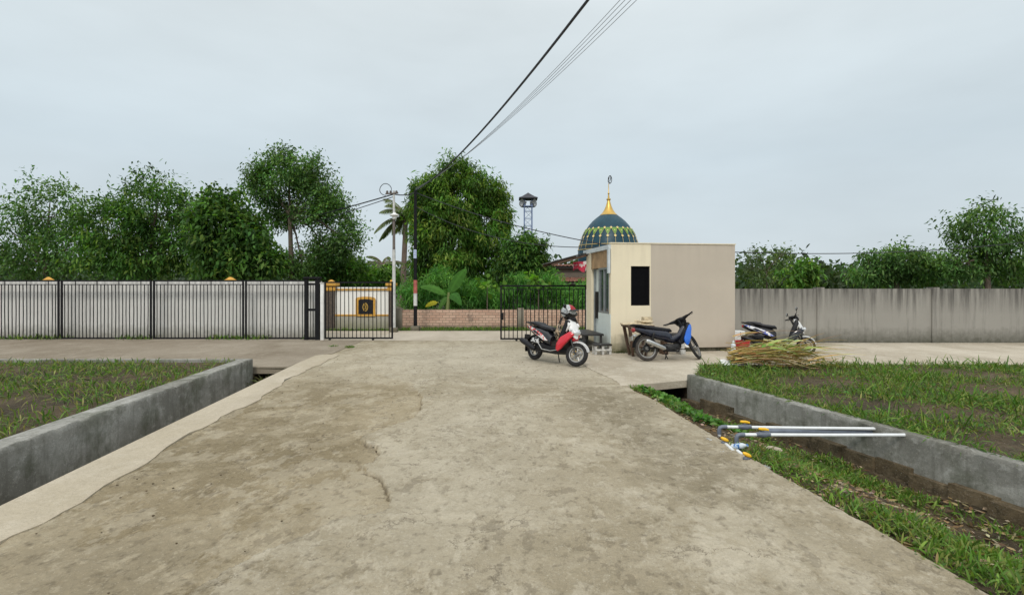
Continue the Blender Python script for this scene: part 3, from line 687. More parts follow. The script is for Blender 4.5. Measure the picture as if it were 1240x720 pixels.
# ------------------------------------------------------------------ walls along the cross street
root = thing('boundary_wall', 'long weathered grey white wall behind the black iron fence', 'wall', (-6.2, 16.15, 0))
mb = MB(); mb.box((-22, 0, 0), (.35, .14, 1.74)); mb.build('panel', 'wall_grey', root, False)
for x in (-2.55, -8.2, -13.8):
    mb = MB(); mb.box((x - .14, .142, 0), (x + .14, .40, 1.77)); mb.build('pillar', 'wall_grey', root, False)
    mb = MB(); mb.lathe([(0.0, 1.88), (.05, 1.87), (.16, 1.80), (.19, 1.79), (.19, 1.771), (0, 1.771)], Matrix.Translation((x, .27, 0)), 4); mb.build('pillar_cap', 'orange', root)
root = thing('garden_wall', 'white garden wall with orange trim and an arched dark panel, behind the left gate', 'wall', (-5.6, 19.3, 0))
mb = MB(); mb.box((-1.6, 0, .50), (1.12, .14, 1.50)); mb.build('panel', 'wall_white', root, False)
mb = MB(); mb.box((-1.6, -.02, 0), (1.12, .14, .498)); mb.build('base', 'wall_low', root, False)
mb = MB(); mb.box((-1.6, -.04, .505), (1.12, -.002, .56)); mb.build('lower_trim', 'orange', root, False)
mb = MB(); mb.box((-1.6, -.05, 1.44), (1.12, -.002, 1.50)); mb.build('upper_trim', 'orange', root, False)
mb = MB(); mb.box((-1.62, -.06, 1.502), (1.12, .18, 1.56)); mb.build('coping', 'wall_white', root, False)
for x, r in ((-1.0, .15), (1.20, .08)):
    mb = MB(); mb.box((x - r, -.14, 0), (x + r, .16, 1.42)); mb.build('pillar', 'pillar_brown', root, False)
    mb = MB(); mb.box((x - r - .03, -.17, 1.422), (x + r + .03, .19, 1.60), None, .01); mb.box((x - r - .09, -.22, 1.602), (x + r + .09, .24, 1.70), None, .01)
    mb.lathe([(0, 1.83), (.05, 1.82), (r * 1.1, 1.74), (r * 1.25, 1.701), (0, 1.701)], Matrix.Translation((x, .02, 0)) @ Matrix.Rotation(R(45), 4, 'Z'), 4); mb.build('pillar_cap', 'orange', root)
def arch(w, z0, z1, rise, n=8): return [(-w, z0), (w, z0), (w, z1)] + [(w * math.cos(PI * i / n), z1 + rise * math.sin(PI * i / n)) for i in range(1, n)] + [(-w, z1)]
T = Matrix.Translation((.27, 0, 0))
mb = MB(); mb.prism(arch(.355, .50, 1.14, .07), -.075, -.045, 0, 1, T); mb.build('niche_frame', 'orange', root, False)
mb = MB(); mb.prism(arch(.255, .575, 1.08, .04), -.084, -.0755, 0, 1, T); mb.build('niche_panel', 'black_gloss', root, False)
mb = MB(); mb.lathe([(.095, -.005), (.125, -.005), (.125, .005), (.095, .005)], Matrix.Translation((.27, -.095, .83)) @ Matrix.Rotation(R(90), 4, 'X') @ Matrix.Diagonal((.8, 1.25, 1, 1)), 20, True)
for a in (-.05, 0, .05): mb.tube([(.27 + a, -.095, .74), (.27 + a * .5, -.095, .83), (.27 + a, -.095, .92)], .012, 6)
mb.build('emblem', 'gold', root)
root = thing('brick_wall', 'low bare red brick wall with green undergrowth behind it', 'wall', (0, 20.0, 0))
mb = MB(); mb.box((-4.15, 0, -.05), (9.5, .13, .70)); mb.build('panel', 'brick', root, False)
for x in (-4.27, .33, 4.9):
    mb = MB(); mb.box((x - .12, -.04, -.05), (x + .12, .17, .76)); mb.build('pier', 'pier', root, False)
root = thing('cement_wall', 'dark grey streaked cement wall behind the white and black scooter', 'wall', (5.4, 14.75, 0))
mb = MB(); mb.box((0, 0, 0), (19, .15, 1.52)); mb.build('panel', 'wall_right', root, False)
for x in (3.2, 6.4, 9.6, 12.8):
    mb = MB(); mb.box((x - .1, -.04, 0), (x + .1, .19, 1.56)); mb.build('pier', 'wall_right', root, False)

# ------------------------------------------------------------------ guard house
gh = thing('guard_house', 'small flat roofed guard house with cream and grey beige walls', 'guard house', (2.34, 12.5, 0), R(8))
mb = MB()
mb.box((0, 0, 0), (.493, .12, 2.60)); mb.box((.493, 0, 0), (.966, .12, 1.13)); mb.box((.493, 0, 2.07), (.966, .12, 2.60)); mb.box((.966, 0, 0), (.99, .12, 2.60))
mb.mi = 1
mb.box((.99, 0, .11), (3.15, .12, 2.60)); mb.box((3.03, .12, .0), (3.15, 2.2, 2.60)); mb.box((0.1, 2.08, 0), (3.03, 2.2, 2.60))
mb.mi = 0; mb.box((0, 1.62, 0), (.12, 2.08, 2.44)); mb.build('walls', ['cream', 'taupe'], gh, False)
mb = MB(); mb.box((1.0, .035, 0), (3.03, .118, .108)); mb.build('plinth', 'moss_conc', gh, False)
mb = MB(); mb.box((-.015, -.018, 2.602), (3.165, .14, 2.628)); mb.build('coping', 'cream', gh, False)
mb = MB(); mb.box((.12, .122, 2.45), (3.02, 2.07, 2.50)); mb.build('roof_slab', 'zinc_dark', gh, False)
mb = MB(); mb.box((.46, .30, .5), (1.1, .33, 2.3)); mb.build('dark_backing', 'dark_void', gh, False)  # dark sheet added behind the pane, the room's darkness as colour
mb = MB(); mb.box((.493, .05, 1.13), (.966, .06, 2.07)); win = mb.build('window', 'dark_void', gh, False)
mb = MB(); mb.box((.493, .03, 1.132), (.515, .10, 2.068)); mb.box((.945, .03, 1.132), (.964, .10, 2.068)); mb.build('frame', 'black_iron', win, False)
mb = MB(); mb.box((-.012, .0025, 0), (.08, .96, .93)); mb.build('side_panel', 'mint', gh, False)
mb = MB(); mb.box((0, .122, 2.05), (.09, 1.615, 2.46)); mb.build('side_fascia_board', 'ply', gh, False)
mb = MB(); mb.box((.02, .125, .934), (.03, .93, 2.045)); win = mb.build('window', 'glass', gh, False)
mb = MB()
for y in (.122, .50, .885): mb.box((-.012, y, .975), (.05, y + .05, 2.0))
mb.box((-.012, .122, .934), (.05, .935, .975)); mb.box((-.012, .122, 2.0), (.05, .935, 2.046)); mb.build('frame', 'alu', win, False)
mb = MB(); mb.box((.12, .965, 0), (.15, 1.60, 2.04)); dr = mb.build('door', 'mint', gh, False)
mb = MB(); mb.box((.06, .965, 0), (.118, 1.01, 2.04)); mb.box((.06, 1.56, 0), (.118, 1.60, 2.04)); mb.build('frame', 'alu', dr, False)
mb = MB(); mb.box((.07, 1.1, .75), (.075, 1.5, 1.45)); mb.build('panel', 'black_iron', dr, False)
mb = MB(); mb.box((-.06, .005, 2.47), (.0, 2.2, 2.575)); mb.build('gutter', 'fascia', gh, False)
mb = MB(); mb.box((-.065, .003, 1.90), (-.013, .10, 2.468)); mb.build('downpipe', 'fascia', gh, False)
# awning: ribbed sheet falling away from the side wall on a batten
mb = MB(); nx, ny = 2, 44; g = []
for i in range(ny + 1):
    y = 1.9 + 1.35 * i / ny; row = []
    for j in range(nx + 1):
        x = -.02 - 1.0 * j / nx; row.append(mb.bm.verts.new((x, y, 2.50 - .27 * j / nx + .012 * math.cos(i * PI))))
    g.append(row)
for i in range(ny):
    for j in range(nx): mb.bm.faces.new((g[i][j], g[i][j + 1], g[i + 1][j + 1], g[i + 1][j]))
bmesh.ops.solidify(mb.bm, geom=mb.bm.faces[:], thickness=.006)
aw = mb.build('awning', 'zinc_dark', gh, False)
for y in (1.95, 3.15):
    mb = MB(); mb.box((-1.0, y, 2.385), (0, y + .05, 2.45)); mb.xf(Matrix(((1, 0, 0, 0), (0, 1, 0, 0), (.27, 0, 1, .03), (0, 0, 0, 1)))); mb.build('batten', 'wood_brown', aw, False)
# flag cloth hung under the awning
mb = MB(); g = []
for i in range(13):
    row = []
    for j in range(9):
        x = i / 12 * .62; z = -j / 8 * .26 * (1 - .25 * math.sin(i * .8)) + .05 * i / 12
        row.append(mb.bm.verts.new((x, .05 * math.sin(i * 1.3 + j * .5), z)))
    g.append(row)
for i in range(12):
    for j in range(8): mb.bm.faces.new((g[i][j], g[i + 1][j], g[i + 1][j + 1], g[i][j + 1]))
o = mb.build('bunting_cloth', 'cloth_red', None); o.location = at(694, 316, 15.6) - Vector((0, 0, 0)); o.location.z = 2.30
tag(o, 'red and white bunting cloth hanging under the guard house awning', 'bunting')

# ------------------------------------------------------------------ mosque, house behind, loudspeaker tower
YD = 40.0; kd = YD / F; dc = at(737, 346, YD); dc.z = 0
mos = thing('mosque', 'mosque with a dark teal dome, gold finial and green gold ornament band', 'mosque', dc)
def dz(py): return H - (py - HY) * kd
prof_px = [(260, 9.5), (264, 15), (268, 19.6), (273, 24), (278, 27.4), (283, 30.2), (288, 32.4), (293, 34.2), (298, 35.6), (304, 36.8), (310, 37.2), (318, 37.0), (326, 36)]
prof = [(r * kd, dz(y)) for y, r in prof_px]
mb = MB(); mb.lathe(prof, None, 64); mb.build('dome', 'dome', mos)
dome = [c for c in mos.children if c.name.startswith('dome')][0]
def drad(py):
    for (a, ra), (b, rb) in zip(prof_px, prof_px[1:]):
        if a <= py <= b: return (ra + (rb - ra) * (py - a) / (b - a)) * kd
    return prof_px[-1][1] * kd
def dpt(ang, py, off=.03): r = drad(py) + off; return Vector((r * math.cos(ang), r * math.sin(ang), dz(py)))
mb = MB(); ND = 24; da = 2 * PI / ND
for i in range(ND):
    a = i * da + .05
    for k in range(4):                                   # tapering triangle down from the band's top line
        y0 = 278 + 2.2 * k; y1 = y0 + 2.2; w0 = da / 2 * (1 - k / 4); w1 = da / 2 * (1 - (k + 1) / 4)
        mb.poly([dpt(a - w0, y0, .05), dpt(a, y0, .05), dpt(a, y1, .05), dpt(a - w1 - 1e-4, y1, .05)])
        mb.poly([dpt(a, y0, .05), dpt(a + w0, y0, .05), dpt(a + w1 + 1e-4, y1, .05), dpt(a, y1, .05)])
mb.build('green_triangles', 'green_band', dome, False)
mb = MB()
for i in range(ND):
    a = i * da + .05
    for (cen, py, s) in ((a, 288, 1.7), (a + da / 2, 278, 1.5), (a, 281.3, .8)):
        w = s * kd / drad(py); mb.poly([dpt(cen - w, py, .06), dpt(cen, py - s, .06), dpt(cen + w, py, .06), dpt(cen, py + s, .06)])
    mb.tube([dpt(a, 290 + 3 * k, .02) for k in range(5)], .012, 5)
    for s in (-1, 1): mb.tube([dpt(a + s * da / 2 * (1 - k / 4), 278 + 2.3 * k, .03) for k in range(5)], .010, 5)
for py in (297.5, 303): mb.tube([dpt(2 * PI * k / 64, py, .035) for k in range(65)], .022, 5)
mb.build('gold_lattice', 'gold_flat', dome)
mb = MB(); fp = [(0, 222), (.35, 222), (.5, 233), (.95, 233.6), (1.3, 234.4), (.7, 235.2), (1.2, 240.3), (2.6, 240.8), (2.6, 242), (1.7, 242.6), (2.4, 246), (3.6, 250), (5.6, 254.5), (8.0, 258), (10.6, 260.4), (10.6, 261)]
mb.lathe([(r * kd, dz(y)) for r, y in fp], None, 24); fin = mb.build('finial', 'gold', mos)
mb = MB(); T = Matrix.Translation((0.1, 0, dz(217.5))) @ Matrix.Rotation(R(90), 4, 'X') @ Matrix.Diagonal((.55, 1.15, 1, 1))
mb.lathe([(3.4 * kd, -.06), (4.3 * kd, -.06), (4.3 * kd, .06), (3.4 * kd, .06)], T, 24, True)
for a in (-.05, .08): mb.tube([(a, 0, dz(220)), (a + .05, 0, dz(217)), (a + .1, 0, dz(214.6))], .03, 5)
mb.build('emblem_ring', 'gun', fin)
mb = MB(); mb.box((-2.2, -3, -.05), (6, 4, dz(324))); mb.build('walls', 'house_wall', mos, False)
mb = MB(); mb.lathe([(36.5 * kd, dz(325.9)), (37.8 * kd, dz(325.5)), (37.8 * kd, dz(322)), (36.6 * kd, dz(321.6))], None, 48); mb.build('dome_ring', 'house_band', mos)

YH = 30.0; hh = thing('old_house', 'old brown house with red clay tile eaves, left of the guard house', 'house', (4.2, YH, 0))
zh = lambda py: H - (py - HY) * YH / F
mb = MB(); mb.box((-2.3, .5, -.05), (3.5, 4, zh(323))); mb.build('wall', 'house_wall', hh, False)
mb = MB(); mb.box((-2.5, .25, zh(324.5)), (3.7, 4.2, zh(321.5))); mb.build('beam', 'house_band', hh, False)
mb = MB()
for i in range(56):
    x = -2.6 + i * .112
    mb.prism([(x, zh(321.2)), (x + .055, zh(320.2)), (x + .108, zh(321.2)), (x + .108, zh(320.9) + .5), (x + .055, zh(320.2) + .5), (x, zh(320.9) + .5)], 0, .01)
mb.bm.clear()
def tiled(x0, x1, y0, y1, z0, z1, nx, ny):
    m = MB(); g = []
    for j in range(ny * 2 + 1):
        t = j / (ny * 2); row = []
        for i in range(nx * 4 + 1):
            x = x0 + (x1 - x0) * i / (nx * 4); zz = z0 + (z1 - z0) * t + .02 * math.sin(i * PI / 2) + (.03 if j % 2 else 0)
            row.append(m.bm.verts.new((x, y0 + (y1 - y0) * t, zz)))
        g.append(row)
    for j in range(ny * 2):
        for i in range(nx * 4): m.bm.faces.new((g[j][i], g[j][i + 1], g[j + 1][i + 1], g[j + 1][i]))
    bmesh.ops.solidify(m.bm, geom=m.bm.faces[:], thickness=.02); return m
mb.bm.free()
tiled(-2.6, 3.8, .15, 2.2, zh(321.6), zh(318.4), 30, 6).build('upper_roof', 'tile', hh, False)
tiled(-2.5, 3.7, -.6, .48, zh(340.5), zh(335.5), 30, 4).build('lower_eave', 'tile', hh, False)
mb = MB(); mb.box((-2.5, -.5, zh(344)), (3.7, -.42, zh(341))); mb.build('fascia_board', 'house_band', hh, False)
for x in (-2.2, -.4, 1.4, 3.2):
    mb = MB(); mb.box((x - .09, -.52, 0), (x + .09, -.34, zh(344))); mb.build('column', 'house_wall', hh, False)

YT = 45.0; kt = YT / F; tb = at(639.5, 346, YT); tb.z = 0
tw = thing('loudspeaker_tower', 'slim blue steel lattice tower with a small dark roof and round loudspeakers', 'tower', tb)
zt = lambda py: H - (py - HY) * kt
hw = 4.6 * kt
for sx in (-1, 1):
    for sy in (-1, 1):
        mb = MB(); mb.tube([(sx * hw, sy * hw, 0), (sx * hw, sy * hw, zt(242))], .05, 6); mb.build('leg', 'tower_blue', tw)
mb = MB(); z = .5; i = 0
while z < zt(250):
    for a, b in (((-1, -1), (1, -1)), ((1, -1), (1, 1)), ((1, 1), (-1, 1)), ((-1, 1), (-1, -1))):
        mb.tube([(a[0] * hw, a[1] * hw, z), (b[0] * hw, b[1] * hw, z)], .024, 4)
        if i % 2: a, b = b, a
        mb.tube([(a[0] * hw, a[1] * hw, z), (b[0] * hw, b[1] * hw, z + .62)], .02, 4)
    z += .62; i += 1
mb.build('lattice', 'tower_blue', tw)
mb = MB(); r2 = math.sqrt(2); T = Matrix.Rotation(R(45), 4, 'Z')
mb.lathe([(0, zt(233)), (1.5 * kt, zt(234)), (7.5 * kt * r2, zt(238.8)), (11.2 * kt * r2, zt(240.6)), (11.2 * kt * r2, zt(241.4)), (0, zt(241.0))], T, 4); mb.build('roof', 'roof_dark', tw, False)
mb = MB(); mb.box((-hw - .1, -hw - .1, zt(250.5)), (hw + .1, hw + .1, zt(249.6))); mb.build('platform', 'tower_blue', tw, False)
for sx, sy, a in ((-1, -1, -135), (1, -1, -45), (-1, 1, 135), (1, 1, 45)):
    mb = MB(); T = Matrix.Translation((sx * 5.6 * kt, sy * 5 * kt, zt(245.6))) @ Matrix.Rotation(R(a + 20 * sx), 4, 'Z') @ Matrix.Rotation(R(90), 4, 'Y')
    mb.lathe([(0, -.25), (.09, -.25), (.09, -.05), (.16, .02), (.30, .16), (.33, .18), (.29, .16), (.10, .0), (0, .04)], T, 16); mb.build('loudspeaker', 'speaker', tw)

# ------------------------------------------------------------------ poles and cables
pw = at(477, 346, 18.3); pw.z = 0
r = thing('utility_pole', 'slim white utility pole with a lamp and a coil of cable at its top', 'utility pole', pw)
zp = lambda py, Y: H - (py - HY) * Y / F
mb = MB(); mb.tube([(0, 0, 0), (0, 0, zp(302, 18.3))], [.062, .055], 12); mb.build('lower_shaft', 'pole_white', r)
mb = MB(); mb.tube([(0, 0, zp(302, 18.3)), (0, 0, zp(266, 18.3))], [.048, .046], 12); mb.build('middle_shaft', 'pole_grey', r)
mb = MB(); mb.tube([(0, 0, zp(266, 18.3)), (0, 0, zp(231, 18.3))], [.042, .036], 12); mb.build('upper_shaft', 'pole_white', r)
mb = MB(); mb.tube([(-.28, -.05, zp(235, 18.3)), (.16, -.05, zp(234, 18.3))], .025, 6)
for x in (-.22, -.1, .1): mb.lathe([(0, -.05), (.03, -.05), (.045, 0), (.03, .05), (0, .06)], Matrix.Translation((x, -.05, zp(233, 18.3))), 8)
mb.build('crossarm', 'pole_grey', r)
mb = MB(); T = Matrix.Translation((.03, -.06, zp(261, 18.3)))
mb.lathe([(0, .10), (.05, .10), (.06, .06), (.14, .03), (.16, .0), (.14, -.02), (.08, -.03), (.07, -.12), (0, -.14)], T, 20); mb.build('lamp', 'white', r)
mb = MB(); c0 = Vector((-.27, -.08, zp(230, 18.3)))
mb.tube([c0 + Vector((.20 * math.cos(a), .02 * math.sin(3 * a), .20 * math.sin(a))) for a in [i * PI / 14 for i in range(-2, 22)]], .012, 6); mb.build('cable_coil', 'cable', r)
mb = MB(); mb.box((-.12, -.12, -.02), (.12, .12, .16)); mb.build('footing', 'pier', r, False)
pb = at(503, 346, 18.9); pb.z = 0
r = thing('utility_pole', 'black utility pole with a faded red and a white band and a small pale sign', 'utility pole', pb)
zb = lambda py: zp(py, 18.9)
mb = MB(); mb.tube([(0, 0, .1), (0, 0, zb(230))], [.066, .05], 14); mb.build('shaft', 'black_iron', r)
mb = MB(); mb.tube([(0, 0, zb(370)), (0, 0, zb(355))], .0685, 14); mb.build('white_band', 'pole_white', r)
mb = MB(); mb.tube([(0, 0, zb(355)), (0, 0, zb(339))], .0685, 14); mb.build('red_band', 'pole_red', r)
mb = MB(); mb.box((-.05, -.072, zb(312.7)), (.05, -.066, zb(302.3))); sg = mb.build('sign_plate', 'sign_blue', r, False)
for zc, w in ((311.3, .012), (309, .022), (306.7, .018), (304.3, .022)):
    mb = MB(); mb.box((-w, -.0745, zb(zc + .55)), (w + .003, -.0725, zb(zc - .55))); mb.build('sign_mark', 'ink', sg, False)
mb = MB(); mb.box((-.15, -.15, -.02), (.15, .15, .17), None, .02); mb.build('footing', 'pier', r)

def cable(name, label, a, b, sag, rad, mat, n=40, ext=0.0):
    a = Vector(a); b = Vector(b); pts = []
    m = MB()
    for i in range(n + 1):
        t = i / n * (1 + ext); p = a.lerp(b, t); p.z -= sag * 4 * t * (1 - t) if t <= 1 else -sag * 4 * (t - 1) * .8; pts.append(p - a)
    m.tube(pts, rad, 6); o = m.build(name, mat); o.location = a; return tag(o, label, 'cable')
cable('power_cable', 'thick black power cable running from the black pole overhead across the sky', at(503, 231, 18.9), at(712, 0, 7), .31, .021, 'cable', 60, .9)
for i, (tx, w) in enumerate(((751, 'leftmost'), (757, 'second from left'), (764, 'third from left'), (771, 'rightmost'))):
    P0 = at(503, 229.5 - i * .6, 18.85 + .03 * i)
    cable('overhead_wire', 'thin grey overhead wire right of the thick cable, %s of four' % w, P0, at(tx, 0, 7), .30 - .012 * i, .0042, 'cable_grey', 60, .9)['group'] = 'thin overhead wires'
cable('street_cable', 'black cable leaving the white pole top leftwards, upper of two', at(477, 235, 18.3), at(180, 296, 34), .35, .022, 'cable')
cable('street_cable', 'black cable leaving the white pole leftwards, lower of two', at(477, 238, 18.3), at(160, 322, 33), .3, .014, 'cable')
cable('street_cable', 'black cable joining the tops of the white and black poles', at(477, 235, 18.3), at(503, 233, 18.9), .06, .018, 'cable')
cable('street_cable', 'black cable from the black pole past the dome, upper of two', at(503, 233, 18.9), at(738, 297, 14.6), .18, .013, 'cable')
cable('street_cable', 'black cable from the black pole past the dome, lower of two', at(503, 250, 18.9), at(726, 299, 14.8), .42, .011, 'cable')
cable('street_cable', 'thin cable leaving the guard house roof towards the right trees', at(884, 305, 14.6), at(1300, 285, 18), .25, .012, 'cable')

# ------------------------------------------------------------------ vegetation
DG = [(.050, .120, .024), (.068, .155, .030), (.085, .18, .036), (.038, .09, .022), (.13, .21, .042)]
LT = [(.070, .150, .040), (.095, .185, .05), (.055, .12, .034), (.12, .20, .058)]
LG = [(.085, .19, .032), (.11, .24, .04), (.07, .15, .026), (.16, .26, .05)]
tree('broadleaf_tree', 'tall round tree behind the grey wall with a thin forked trunk showing through', 'tree', 22,
     [(350, 203, 38, 24), (326, 228, 25, 24), (384, 226, 30, 22), (408, 262, 26, 20), (424, 292, 20, 24, -.4), (396, 298, 26, 20), (372, 255, 22, 18), (333, 258, 26, 18, .6), (312, 215, 14, 16), (395, 245, 22, 20), (360, 320, 50, 14, .5)],
     352, LT, 2600, 15, .13, .062, .25, .17, seed=3, trunk_r=.13, trunk_top=(351, 262), shell=.35)
tree('drooping_leaf_tree', 'dense tall green tree with long drooping leaves behind the brick wall', 'tree', 24,
     [(549, 210, 22, 24), (524, 246, 28, 34), (578, 238, 34, 34), (552, 250, 40, 40), (545, 290, 46, 42), (592, 285, 24, 42), (516, 300, 17, 40), (598, 238, 17, 15), (550, 325, 50, 22), (508, 258, 13, 26), (514, 236, 16, 18), (604, 262, 14, 24)],
     548, [(.062, .152, .022), (.086, .188, .028), (.125, .23, .036), (.048, .115, .019), (.19, .26, .05)], 3800, 17, .22, .052, .65, .13, gap=-.62, seed=5, trunk_r=.16, shell=.5)
tree('leafy_tree', 'smaller dark green tree right of the dense tall tree, below the tower', 'tree', 22.5,
     [(634, 300, 24, 20), (650, 320, 15, 18), (616, 318, 20, 24), (640, 330, 24, 14)], 634, DG, 950, 13, .22, .06, .5, .13, seed=6, trunk_r=.09)
tree('broadleaf_tree', 'dark low tree with big leaves at the wall, left of the tall round tree', 'tree', 19.5,
     [(298, 290, 26, 34), (322, 316, 22, 20), (268, 275, 34, 45), (282, 322, 40, 18)], 285, DG, 1500, 12, .20, .09, .5, .16, seed=8, trunk_r=.11)
tree('mango_tree', 'wide dark green tree behind the grey wall near the left edge', 'tree', 22,
     [(190, 255, 48, 46), (140, 280, 50, 40), (225, 295, 36, 34), (165, 315, 60, 20)], 180, DG, 1700, 14, .18, .065, .5, .2, seed=9, trunk_r=.16)
tree('mango_tree', 'green tree at the far left end of the grey wall', 'tree', 24,
     [(60, 250, 44, 40), (20, 285, 44, 40), (90, 300, 40, 34), (40, 318, 60, 20)], 55, LT, 1100, 12, .18, .07, .3, .2, seed=10, trunk_r=.15)
tree('leafy_shrub', 'bright green shrub behind the orange trimmed wall, left of the palms', 'shrub', 23, [(425, 326, 20, 14), (405, 335, 20, 12), (388, 332, 20, 12)], 412, LG, 420, 10, .2, .07, .3, .12, seed=12, trunk_r=.04)
tree('leafy_shrub', 'bright green shrub between the orange trimmed wall and the white pole', 'shrub', 25, [(450, 335, 14, 9), (470, 335, 12, 11), (436, 336, 16, 10)], 455, LG, 330, 10, .2, .07, .3, .12, seed=13, trunk_r=.04)
tree('thin_tree', 'sparse pale tree above the grey cement wall right of the guard house', 'tree', 24,
     [(920, 310, 16, 10), (938, 316, 14, 14), (908, 325, 9, 7), (926, 336, 22, 9), (948, 308, 13, 10)], 928, [(.10, .15, .06), (.14, .19, .085), (.08, .13, .05)], 230, 9, .15, .06, .2, .16, seed=14, trunk_r=.05, trunk_top=(928, 330))
tree('leafy_shrub', 'bright shrub over the cement wall, next to the sparse pale tree', 'shrub', 22, [(958, 335, 16, 12), (975, 330, 14, 14)], 962, LG, 240, 10, .22, .08, .4, .12, seed=15, trunk_r=.04)
tree('mango_tree', 'round green tree behind the cement wall in the right background', 'tree', 25,
     [(1085, 316, 34, 20), (1055, 330, 24, 12), (1115, 326, 34, 16)], 1085, LT, 900, 11, .2, .07, .6, .18, seed=16, trunk_r=.14)
tree('mango_tree', 'tall leafy tree at the far right edge behind the cement wall', 'tree', 23,
     [(1190, 278, 38, 34), (1228, 306, 40, 30), (1165, 318, 30, 20)], 1195, LT, 900, 11, .19, .07, .5, .18, seed=17, trunk_r=.15)

# coconut palms
def palm(label, px, py_top, Y, n, Lf, seed, tr, dead=0):
    rng = random.Random(seed); b = at(px, 346, Y); b.z = -.02; root = thing('coconut_palm', label, 'palm tree', b)
    zt_ = H - (py_top - HY) * Y / F; top = Vector((.25, 0, zt_ + .02))
    mb = MB(); mb.tube([(0, 0, 0), (.12, 0, zt_ * .4), (.22, 0, zt_ * .8), top], [tr * 1.4, tr, tr * .9, tr * .8], 10); mb.build('trunk', 'palm_bark', root)
    nr = np.random.default_rng(seed)
    for i in range(n):
        a = 2 * PI * i / n + rng.uniform(-.2, .2); el = rng.choice((1.0, .75, .45, .15, -.15)); L = Lf * rng.uniform(.85, 1.1)
        pts = []; d = Vector((math.cos(a) * math.cos(el), math.sin(a) * math.cos(el), math.sin(el))); p = top.copy(); st = 14
        for s in range(st + 1):
            pts.append(p.copy()); p = p + d * (L / st); d = (d + Vector((0, 0, -.105))).normalized()
        base = []; dirs = []
        for s in range(st):
            for q in range(5):
                t = q / 5; pp = pts[s].lerp(pts[s + 1], t); dd = (pts[s + 1] - pts[s]).normalized(); side = dd.cross(Vector((0, 0, 1))).normalized()
                for sg_ in (-1, 1): base.append(pp); dirs.append(side * sg_ * .8 + dd * .55 + Vector((0, 0, -.35 + rng.uniform(-.1, .1))))
        base = np.array(base); dirs = np.array(dirs); m = len(base)
        w = np.sin(np.linspace(.25, PI * .97, m)) * .5 + .15
        col = palette(m, [(.17, .21, .10), (.13, .17, .08), (.21, .24, .13)], nr, .15)
        V, Fs, C = leaves(base, dirs, w * Lf * .34, np.full(m, .028 + .008 * Lf), col, .45, nr)
        fr = np_mesh('frond', V, Fs, C, 'leaf', root)
        mb = MB(); mb.tube(pts, [.035 * (1 - s / st) + .006 for s in range(st + 1)], 5); mb.build('midrib', 'palm_bark', fr)
    return root
palm('tall coconut palm with drooping fronds behind the white pole', 486, 264, 31, 19, 1.95, 21, .16)
palm('short palm with upright fronds between the shrubs left of the white pole', 459, 322, 27, 13, 1.15, 22, .10)

# undergrowth behind the brick wall
rng = np.random.default_rng(31); n = 2400
P = np.stack([rng.uniform(-4.4, 8.5, n), rng.uniform(20.75, 22.8, n), np.zeros(n)], 1)
hgt = 1.62 + .35 * np.sin(P[:, 0] * 1.7) + .22 * np.sin(P[:, 0] * 4.1 + 1) + .16 * (P[:, 1] - 20.3)
P[:, 2] = hgt * (.22 + .78 * rng.random(n) ** .6)
per = 20; base = np.repeat(P, per, 0) + rng.normal(size=(n * per, 3)) * np.array([.14, .12, .10])
d = rng.normal(size=(n * per, 3)) * .8 + np.array([0, -.25, -.25])
V, Fs, C = leaves(base, d, .15 + .15 * rng.random(n * per), .022 + .02 * rng.random(n * per), np.repeat(palette(n, [(.08, .23, .045), (.115, .28, .055), (.065, .19, .036), (.16, .33, .07)], rng, .2), per, 0), .35, rng)
o = np_mesh('undergrowth', V, Fs, C, 'leaf'); o['kind'] = 'stuff'

# banana plant
bp = at(541, 346, 20.35); bp.z = 0; root = thing('banana_plant', 'young banana plant with broad leaves in front of the undergrowth', 'banana plant', bp)
mb = MB(); mb.tube([(0, 0, 0), (.03, 0, .7), (.08, 0, 1.35)], [.09, .075, .05], 10); mb.build('stem', simple('banana_stem', (.16, .20, .06), .6), root)
def banana_leaf(tip, W, bendz, col, L0=Vector((.06, 0, 1.2))):
    tip = Vector(tip); L0 = Vector(L0); st = 16; V = []; c = []; mid = (L0 + tip) / 2 + Vector((0, 0, bendz)); rows = 7
    ax = (tip - L0).normalized(); side = ax.cross(Vector((0, -1, .35))).normalized()
    for i in range(st + 1):
        t = i / st; p = L0 * (1 - t) ** 2 + mid * 2 * t * (1 - t) + tip * t * t
        w = W * (math.sin(min(1, max(0, (t - .12) / .88)) ** .75 * PI) ** .6 if t > .12 else 0) + .012
        for j in range(rows):
            u = j / (rows - 1) * 2 - 1; V.append(p + side * u * w + Vector((0, .0, -abs(u) ** 1.5 * w * .35 + .012 * math.sin(i * 2.3) * abs(u)))); c.append([q * (1.35 if abs(u) < .1 else 1 + .12 * math.sin(i * 2.3)) for q in col])
    f = [(i * rows + j, i * rows + j + 1, (i + 1) * rows + j + 1, (i + 1) * rows + j) for i in range(st) for j in range(rows - 1)]
    np_mesh('leaf', np.array([list(v) for v in V]), [np.array(f)], np.array(c), 'banana', root)
kb = 20.75 / F
def bt(px, py): return (at(px, py, 20.25) - bp)
banana_leaf(bt(565, 325), .20, .30, (.075, .16, .04)); banana_leaf(bt(509, 347), .13, .30, (.10, .20, .05)); banana_leaf(bt(559, 369), .17, .46, (.065, .16, .04))
banana_leaf(bt(515, 371), .085, .16, (.46, .33, .03), bt(531, 366)); banana_leaf(bt(531, 375), .09, .2, (.08, .15, .04)); banana_leaf(bt(552, 334) + Vector((0, .3, 0)), .12, .2, (.06, .14, .035))
